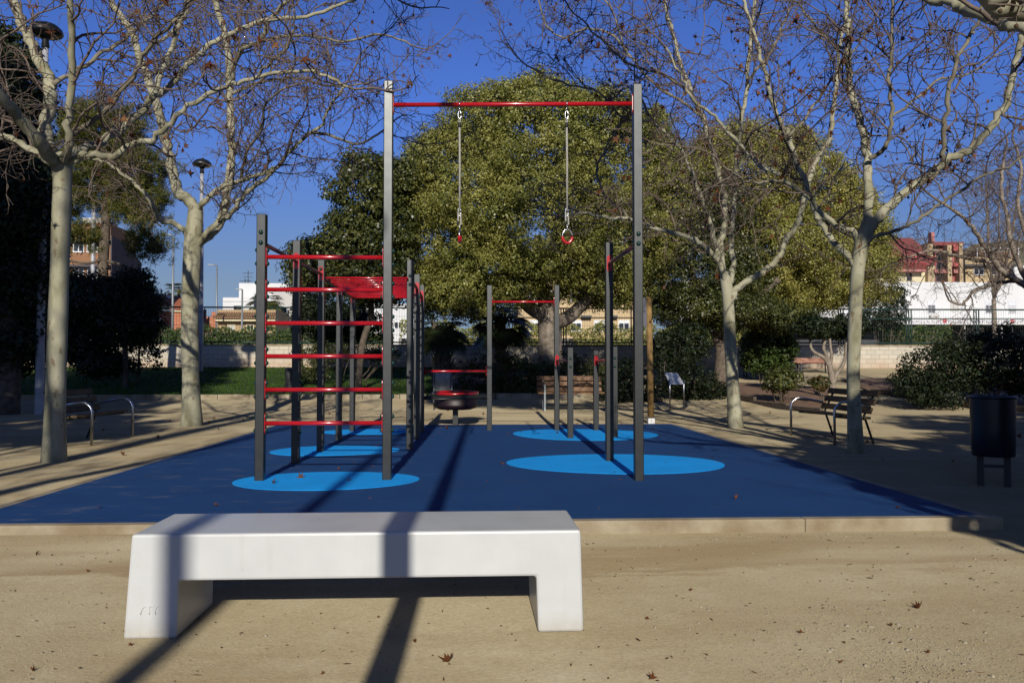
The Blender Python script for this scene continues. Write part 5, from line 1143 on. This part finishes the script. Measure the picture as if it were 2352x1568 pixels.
# large white building on the right
Y = 112; r = bld('white_building', 2180, Y, 'long white building with grilled windows and a scribbled canopy band on the right')
bpart(r, 'wall', 'wallw', (1560, 645), (2620, 742), Y, 12); bpart(r, 'ground_floor', 'walls', (1560, 742), (2620, 840), Y+2.4, 8, True)  # ground floor colour carries the shade under the canopy
bpart(r, 'canopy', 'wallw', (1560, 731), (2620, 746), Y-2.2, 2.15); bpart(r, 'canopy_edge', 'plate', (1560, 728), (2620, 731), Y-2.3, .5)
for x, sh in ((2130, .35), (2262, .35), (2315, .8), (1980, .4), (2068, .4)): window(r, (x, 690), (x+19, 719), Y, 'plate', 'glass' if sh < .5 else 'wallg', 5, 1, sh)
bpart(r, 'closed_window', 'wallg', (2183, 689), (2203, 716), Y-.04, .035)
mb = MB(); a, b = yp(2133, 724, Y), yp(2153, 731, Y); mb.bbox((a.x, Y-.55, b.z), (b.x, Y-.02, a.z)); mb.lathe(((a.x+b.x)/2+.15, Y-.57, (a.z+b.z)/2), [(.2, -.01), (.2, .01)], 12); mb.build('air_conditioner', M['wallg'], r)
gm = MB(); x = 2060.0
while x < 2400:
    pts = []; yy = random.uniform(737, 741)
    for k in range(random.randint(3, 6)): p = yp(x+random.uniform(-1, 5), yy+random.uniform(-4, 4), Y-2.2); pts.append(V((p.x, Y-2.21, p.z)))
    gm.tube(pts, .035, 4); x += random.uniform(3.5, 8)
gm.build('graffiti', M['ink'], r)
for x in (2050, 2125, 2215, 2300): mb = MB(); a, b = yp(x, 746, Y-1.8), yp(x+4, 840, Y-1.8); mb.bbox((a.x, Y-1.8, .8), (b.x, Y-1.5, a.z)); mb.build('column', M['wallg'], r)
mb = MB(); a = yp(2223, 752, Y+2); b = yp(2262, 766, Y+2); mb.bbox((a.x, Y+2.1, b.z), (b.x, Y+2.35, a.z)); mb.build('shutter', M['wallw'], r)
# red roofed apartments behind it
Y = 128; r = bld('red_roof_apartments', 2090, Y, 'apartment house with a wine-red mansard roof and red balcony railings')
bpart(r, 'wall', 'cream', (2015, 605), (2150, 840), Y, 8, True)
mb = MB(); a, b, c = yp(2022, 596, Y-1), yp(2150, 596, Y-1), yp(2040, 542, Y)
mb.slab([V((a.x, Y-1.2, a.z)), V((b.x, Y-1.2, a.z)), V((yp(2118, 560, Y).x, Y+3, c.z)), V((c.x, Y+3, c.z))], (0, 0, .2)); mb.slab([V((a.x, Y-1.2, a.z-.9)), V((b.x, Y-1.2, a.z-.9)), V((b.x, Y-1.2, a.z-.02)), V((a.x, Y-1.2, a.z-.02))], (0, .15, 0)); mb.build('roof', M['rtile'], r)
bpart(r, 'balcony', 'pink', (2024, 618), (2128, 624), Y-1.5, 1.48)
mb = MB()
for i in range(34): p = yp(2026+3.05*i, 618, Y-1.4); q = yp(2026, 603, Y-1.4); mb.bbox((p.x-.035, Y-1.42, p.z), (p.x+.035, Y-1.36, q.z-.05))
a, b = yp(2024, 602, Y-1.4), yp(2128, 604, Y-1.4); mb.bbox((a.x, Y-1.46, b.z), (b.x, Y-1.32, a.z)); mb.build('railing', M['redp'], r)
for x in (2050, 2078, 2104): bpart(r, 'column', 'redp', (x-2, 582), (x+2, 617.5), Y-1.2, .3)
for x in (2034, 2058, 2080, 2112): window(r, (x, 588), (x+17, 603), Y, 'cream', 'glass')
window(r, (2082, 625), (2094, 645), Y, 'walls', 'glass', mull=0); window(r, (2055, 630), (2070, 645), Y, 'cream', 'wallg', mull=0)
bpart(r, 'tower', 'stone', (2130, 560), (2147, 840), Y-.8, 5, True); bpart(r, 'tower', 'stone', (2176, 563), (2190, 840), Y-.8, 5, True); bpart(r, 'tower', 'stone', (2203, 558), (2216, 840), Y-.8, 5, True)
bpart(r, 'wall', 'pink', (2147, 572), (2203, 840), Y+.6, 4, True); bpart(r, 'roof', 'rtile', (2140, 555), (2214, 564), Y-.4, 4)
for y in (582, 602, 628): window(r, (2150, y), (2174, y+18), Y+.6, 'walls', 'glass'); window(r, (2191, y), (2202, y+18), Y+.6, 'redp', 'glass', mull=0)
bpart(r, 'band', 'pink', (2147, 618), (2176, 627), Y-.4, .9); bpart(r, 'band', 'pink', (2191, 618), (2203, 627), Y-.4, .9); bpart(r, 'railing', 'redp', (2190, 562), (2203, 576), Y-.5, .3); bpart(r, 'railing', 'redp', (2191, 604), (2203, 612), Y-.5, .3)
bpart(r, 'chimney', 'pink', (2139, 533), (2147, 556), Y+1, 1)
# beige terrace building farther right
Y = 134; r = bld('terrace_building', 2290, Y, 'beige building with white roof terrace rails and long dark sun canopy')
bpart(r, 'wall', 'beige', (2217, 590), (2330, 840), Y, 8, True); bpart(r, 'ledge', 'iron', (2217, 607), (2336, 612), Y-.9, .88); bpart(r, 'wall', 'wallw', (2330, 610), (2480, 840), Y, 8, True)
for x in (2236, 2274, 2305): window(r, (x, 615), (x+24, 632), Y, shut=.1)
bpart(r, 'attic', 'obrick', (2246, 576), (2330, 590), Y+2, 4)
mb = MB()
for x0 in (2245, 2264, 2283, 2302, 2321, 2340): p = yp(x0, 590, Y-.2); q = yp(x0, 570, Y-.2); mb.bbox((p.x-.06, Y-.2, p.z), (p.x+.06, Y-.1, q.z))
for y in (570, 577): a, b = yp(2244, y, Y-.25), yp(2342, y+1.6, Y-.25); mb.bbox((a.x, Y-.3, b.z), (b.x, Y-.21, a.z))
mb.build('railing', M['wframe'], r)
# hill
mb = MB(); prof = [(1990, 838), (2100, 740), (2180, 640), (2215, 572), (2240, 560), (2290, 558), (2330, 552), (2400, 556), (2520, 540), (2640, 570), (2760, 640), (2900, 840)]
vs = []
for x, y in prof:
    a = yp(x, y, 760); vs += [(a.x*.86, 600, 0), (a.x, 760, a.z), (a.x*1.1, 950, a.z*.9), (a.x*1.2, 1150, 0)]
mb.quads(vs, [(4*i+j, 4*i+j+1, 4*i+5+j, 4*i+4+j) for i in range(len(prof)-1) for j in range(3)]); tag(mb.build('hill', M['hill']), kind='structure')

# street furniture beyond the fence
def street_light(px, top, Y, arm, label):
    b = yp(px, 840, Y); t = yp(px, top, Y); r = thing('street_light', (b.x, Y, .9), label, 'street light', 'tall street lights')
    mb = MB(); mb.tube([V((b.x, Y, .8)), V((b.x, Y, t.z))], [.13, .075], 8); mb.build('pole', M['galv'], r)
    mb = MB(); mb.tube([V((b.x, Y, t.z-.05)), V((b.x-arm*.6, Y, t.z+.05)), V((b.x-arm, Y, t.z+.05))], .05, 6); mb.box((b.x-arm, Y, t.z+.03), (.55, .22, .1)); mb.build('lamp_head', M['galv'], r)
street_light(395, 540, 70, .45, 'thin tall street light rising left of the forked plane trunk')
street_light(496, 609, 84, .6, 'thin grey street light in front of the orange brick house')
street_light(555, 665, 78, .3, 'shorter grey street light before the white cubic house')
def no_entry(px, py, Y, label):
    c = yp(px, py, Y); r = thing('no_entry_sign', (c.x, Y, .9), label, 'road sign', 'no entry signs'); R = 5.0*Y/F
    mb = MB(); poly = [(math.cos(6.283*k/28)*R, math.sin(6.283*k/28)*R) for k in range(28)]
    mb.slab([V((c.x+x, Y, c.z+z)) for x, z in poly], (0, .03, 0)); mb.build('disc', M['signred'], r)
    mb = MB(); mb.bbox((c.x-R*.62, Y-.012, c.z-R*.16), (c.x+R*.62, Y-.002, c.z+R*.16)); mb.build('bar', M['wframe'], r)
    mb = MB(); mb.tube([V((c.x, Y+.06, .8)), V((c.x, Y+.06, c.z+R*.8))], .035, 8); mb.build('pole', M['galv'], r)
no_entry(2170, 736.5, 100, 'round red no entry sign just right of the paired fence posts')
no_entry(2326, 736.5, 101, 'round red no entry sign half hidden by fence posts near the right edge')
def vehicle(name, px, Y, L, Hh, m, label, cat):
    p = yp(px, 840, Y); r = thing(name, (p.x, Y, 1.0), label, cat); x, z = p.x, 1.0
    prof = [(-L/2, .35), (L/2, .35), (L/2, Hh*.55), (L*.36, Hh*.62), (L*.22, Hh), (-L*.36, Hh), (-L*.5, Hh*.62)]
    mb = MB(); mb.slab([V((x+a, Y, z+b)) for a, b in prof], (0, 1.7, 0)); mb.build('body', M[m], r, bevel=.05)
    mb = MB(); mb.slab([V((x+a, Y-.015, z+b)) for a, b in ((-L*.40, Hh*.62), (L*.28, Hh*.62), (L*.19, Hh*.92), (-L*.34, Hh*.92))], (0, .012, 0)); mb.build('window', M['glass'], r)
    for s in (-.3, .3):
        mb = MB(); pts = [V((x+s*L+.33*math.cos(a), Y-.03, z+.33+.33*math.sin(a))) for a in np.linspace(0, 6.283, 19)[:-1]]; mb.slab(pts, (0, .22, 0)); mb.build('wheel', M['black'], r)
vehicle('parked_car', 2128, 104, 3.9, 5.2 if False else 1.5, 'carblue', 'blue parked car showing through the fence below the white canopy', 'car')

# ------------------------------------------------------------------ fallen leaves
LV = []
for i in range(5):
    mb = MB(); leaf_mesh(mb, (0, 0, 0), 1.0, 0, Matrix.Rotation(random.uniform(-.25, .25), 3, 'X') @ Matrix.Rotation(random.uniform(-.3, .3), 3, 'Y'))
    mb.tube([V((0, -.45, 0)), V((.04, -.75, .03)), V((.1, -.98, .02))], [.02, .016, .012], 4)
    me = bpy.data.meshes.new('fallen_leaf'); me.from_pydata(mb.v, [], mb.f); me.materials.append(M['dead']); me.update(); LV.append(me)
def fallen(px, py, s, label, z=None, group='fallen leaves'):
    z0 = .003 if z is None else z
    p = gp(px, py, z0); zz = z0 if z is None else undul(p.x, p.y)
    o = bpy.data.objects.new('fallen_leaf', random.choice(LV)); COL.objects.link(o)
    o.location = (p.x, p.y, zz+s*.07); o.scale = (s, s, s*random.uniform(.6, 1.1)); o.rotation_euler = (random.uniform(-.25, .25), random.uniform(-.25, .25), random.uniform(0, 6.28))
    tag(o, label, 'leaf', group)
fallen(1030, 1514, .09, 'large reddish-brown leaf on the sand in front of the white bench', -.09)
fallen(2111, 1397, .075, 'curled red-brown leaf on bare sand at the right', -.09)
fallen(1156, 1064, .10, 'largest brown leaf on the dark blue mat, left of the big light blue oval')
for x, y, s in ((225, 1167, .07), (495, 1161, .06), (595, 1175, .05), (850, 1143, .03), (1426, 1100, .05), (1691, 1145, .07), (2061, 1167, .05), (867, 1025, .10), (812, 1062, .06), (778, 1077, .04), (720, 1011, .06), (798, 1021, .05),
                (856, 1073, .04), (1027, 985, .14), (1013, 981, .08), (1010, 993, .06), (1166, 998, .05), (1427, 973, .08), (1445, 1016, .08), (1499, 986, .08), (1325, 972, .10), (1560, 1100, .03), (1250, 1130, .03), (1120, 1105, .03)):
    fallen(x, y, s*.8, 'small brown leaf lying on the dark blue mat', group='leaves on the dark mat')
for x, y, s in ((627, 1108, .11), (690, 1096, .09), (803, 1102, .06), (1197, 992, .10), (1241, 993, .08), (1279, 994, .09), (1400, 1075, .05), (1560, 1060, .04), (1636, 1050, .06)):
    fallen(x, y, s, 'brown leaf lying on a light blue oval of the mat', .007, 'leaves on the light blue ovals')
for x, y, s in ((952, 1467, .05), (402, 1559, .05), (75, 1543, .06), (245, 1387, .045), (570, 1424, .045), (839, 1384, .04), (1000, 1404, .035), (685, 1502, .035), (870, 1412, .03), (2216, 1430, .06), (1588, 1354, .05), (1718, 1331, .035), (1488, 1421, .04),
                (2286, 1282, .05), (1801, 1214, .05), (2046, 1436, .05), (1993, 1308, .045), (1731, 1471, .045), (1501, 1556, .06), (1733, 1543, .05), (1311, 1523, .04), (1348, 1245, .07), (85, 1272, .06), (120, 1274, .05), (200, 1309, .05), (2250, 1545, .05),
                (1840, 1455, .04), (1620, 1500, .03), (1930, 1520, .05), (2130, 1500, .04), (740, 1540, .03), (300, 1480, .04), (160, 1440, .03), (1440, 1330, .04), (1900, 1380, .035)):
    fallen(x, y, s*.6, 'small dry leaf scrap lying on the sand', -.09, 'leaf scraps on the sand')
for i in range(60):                                                # on the sand at the sides and back
    x, y = (random.uniform(-9, -4), random.uniform(8, 21)) if i < 25 else (random.uniform(4.2, 11), random.uniform(8, 20)) if i < 45 else (random.uniform(-4, 4.5), random.uniform(16, 22))
    o = bpy.data.objects.new('fallen_leaf', random.choice(LV)); COL.objects.link(o); s = random.uniform(.04, .10)
    o.location = (x, y, undul(x, y)+s*.07); o.scale = (s, s, s); o.rotation_euler = (random.uniform(-.3, .3), random.uniform(-.3, .3), random.uniform(0, 6.28))
    tag(o, 'brown leaf on the sand beyond or beside the blue mat', 'leaf', 'leaves around the mat')
for r in ROOTS:
    if '_w' in r: del r['_w']
for o in bpy.data.objects:
    if '_zt' in o: del o['_zt']
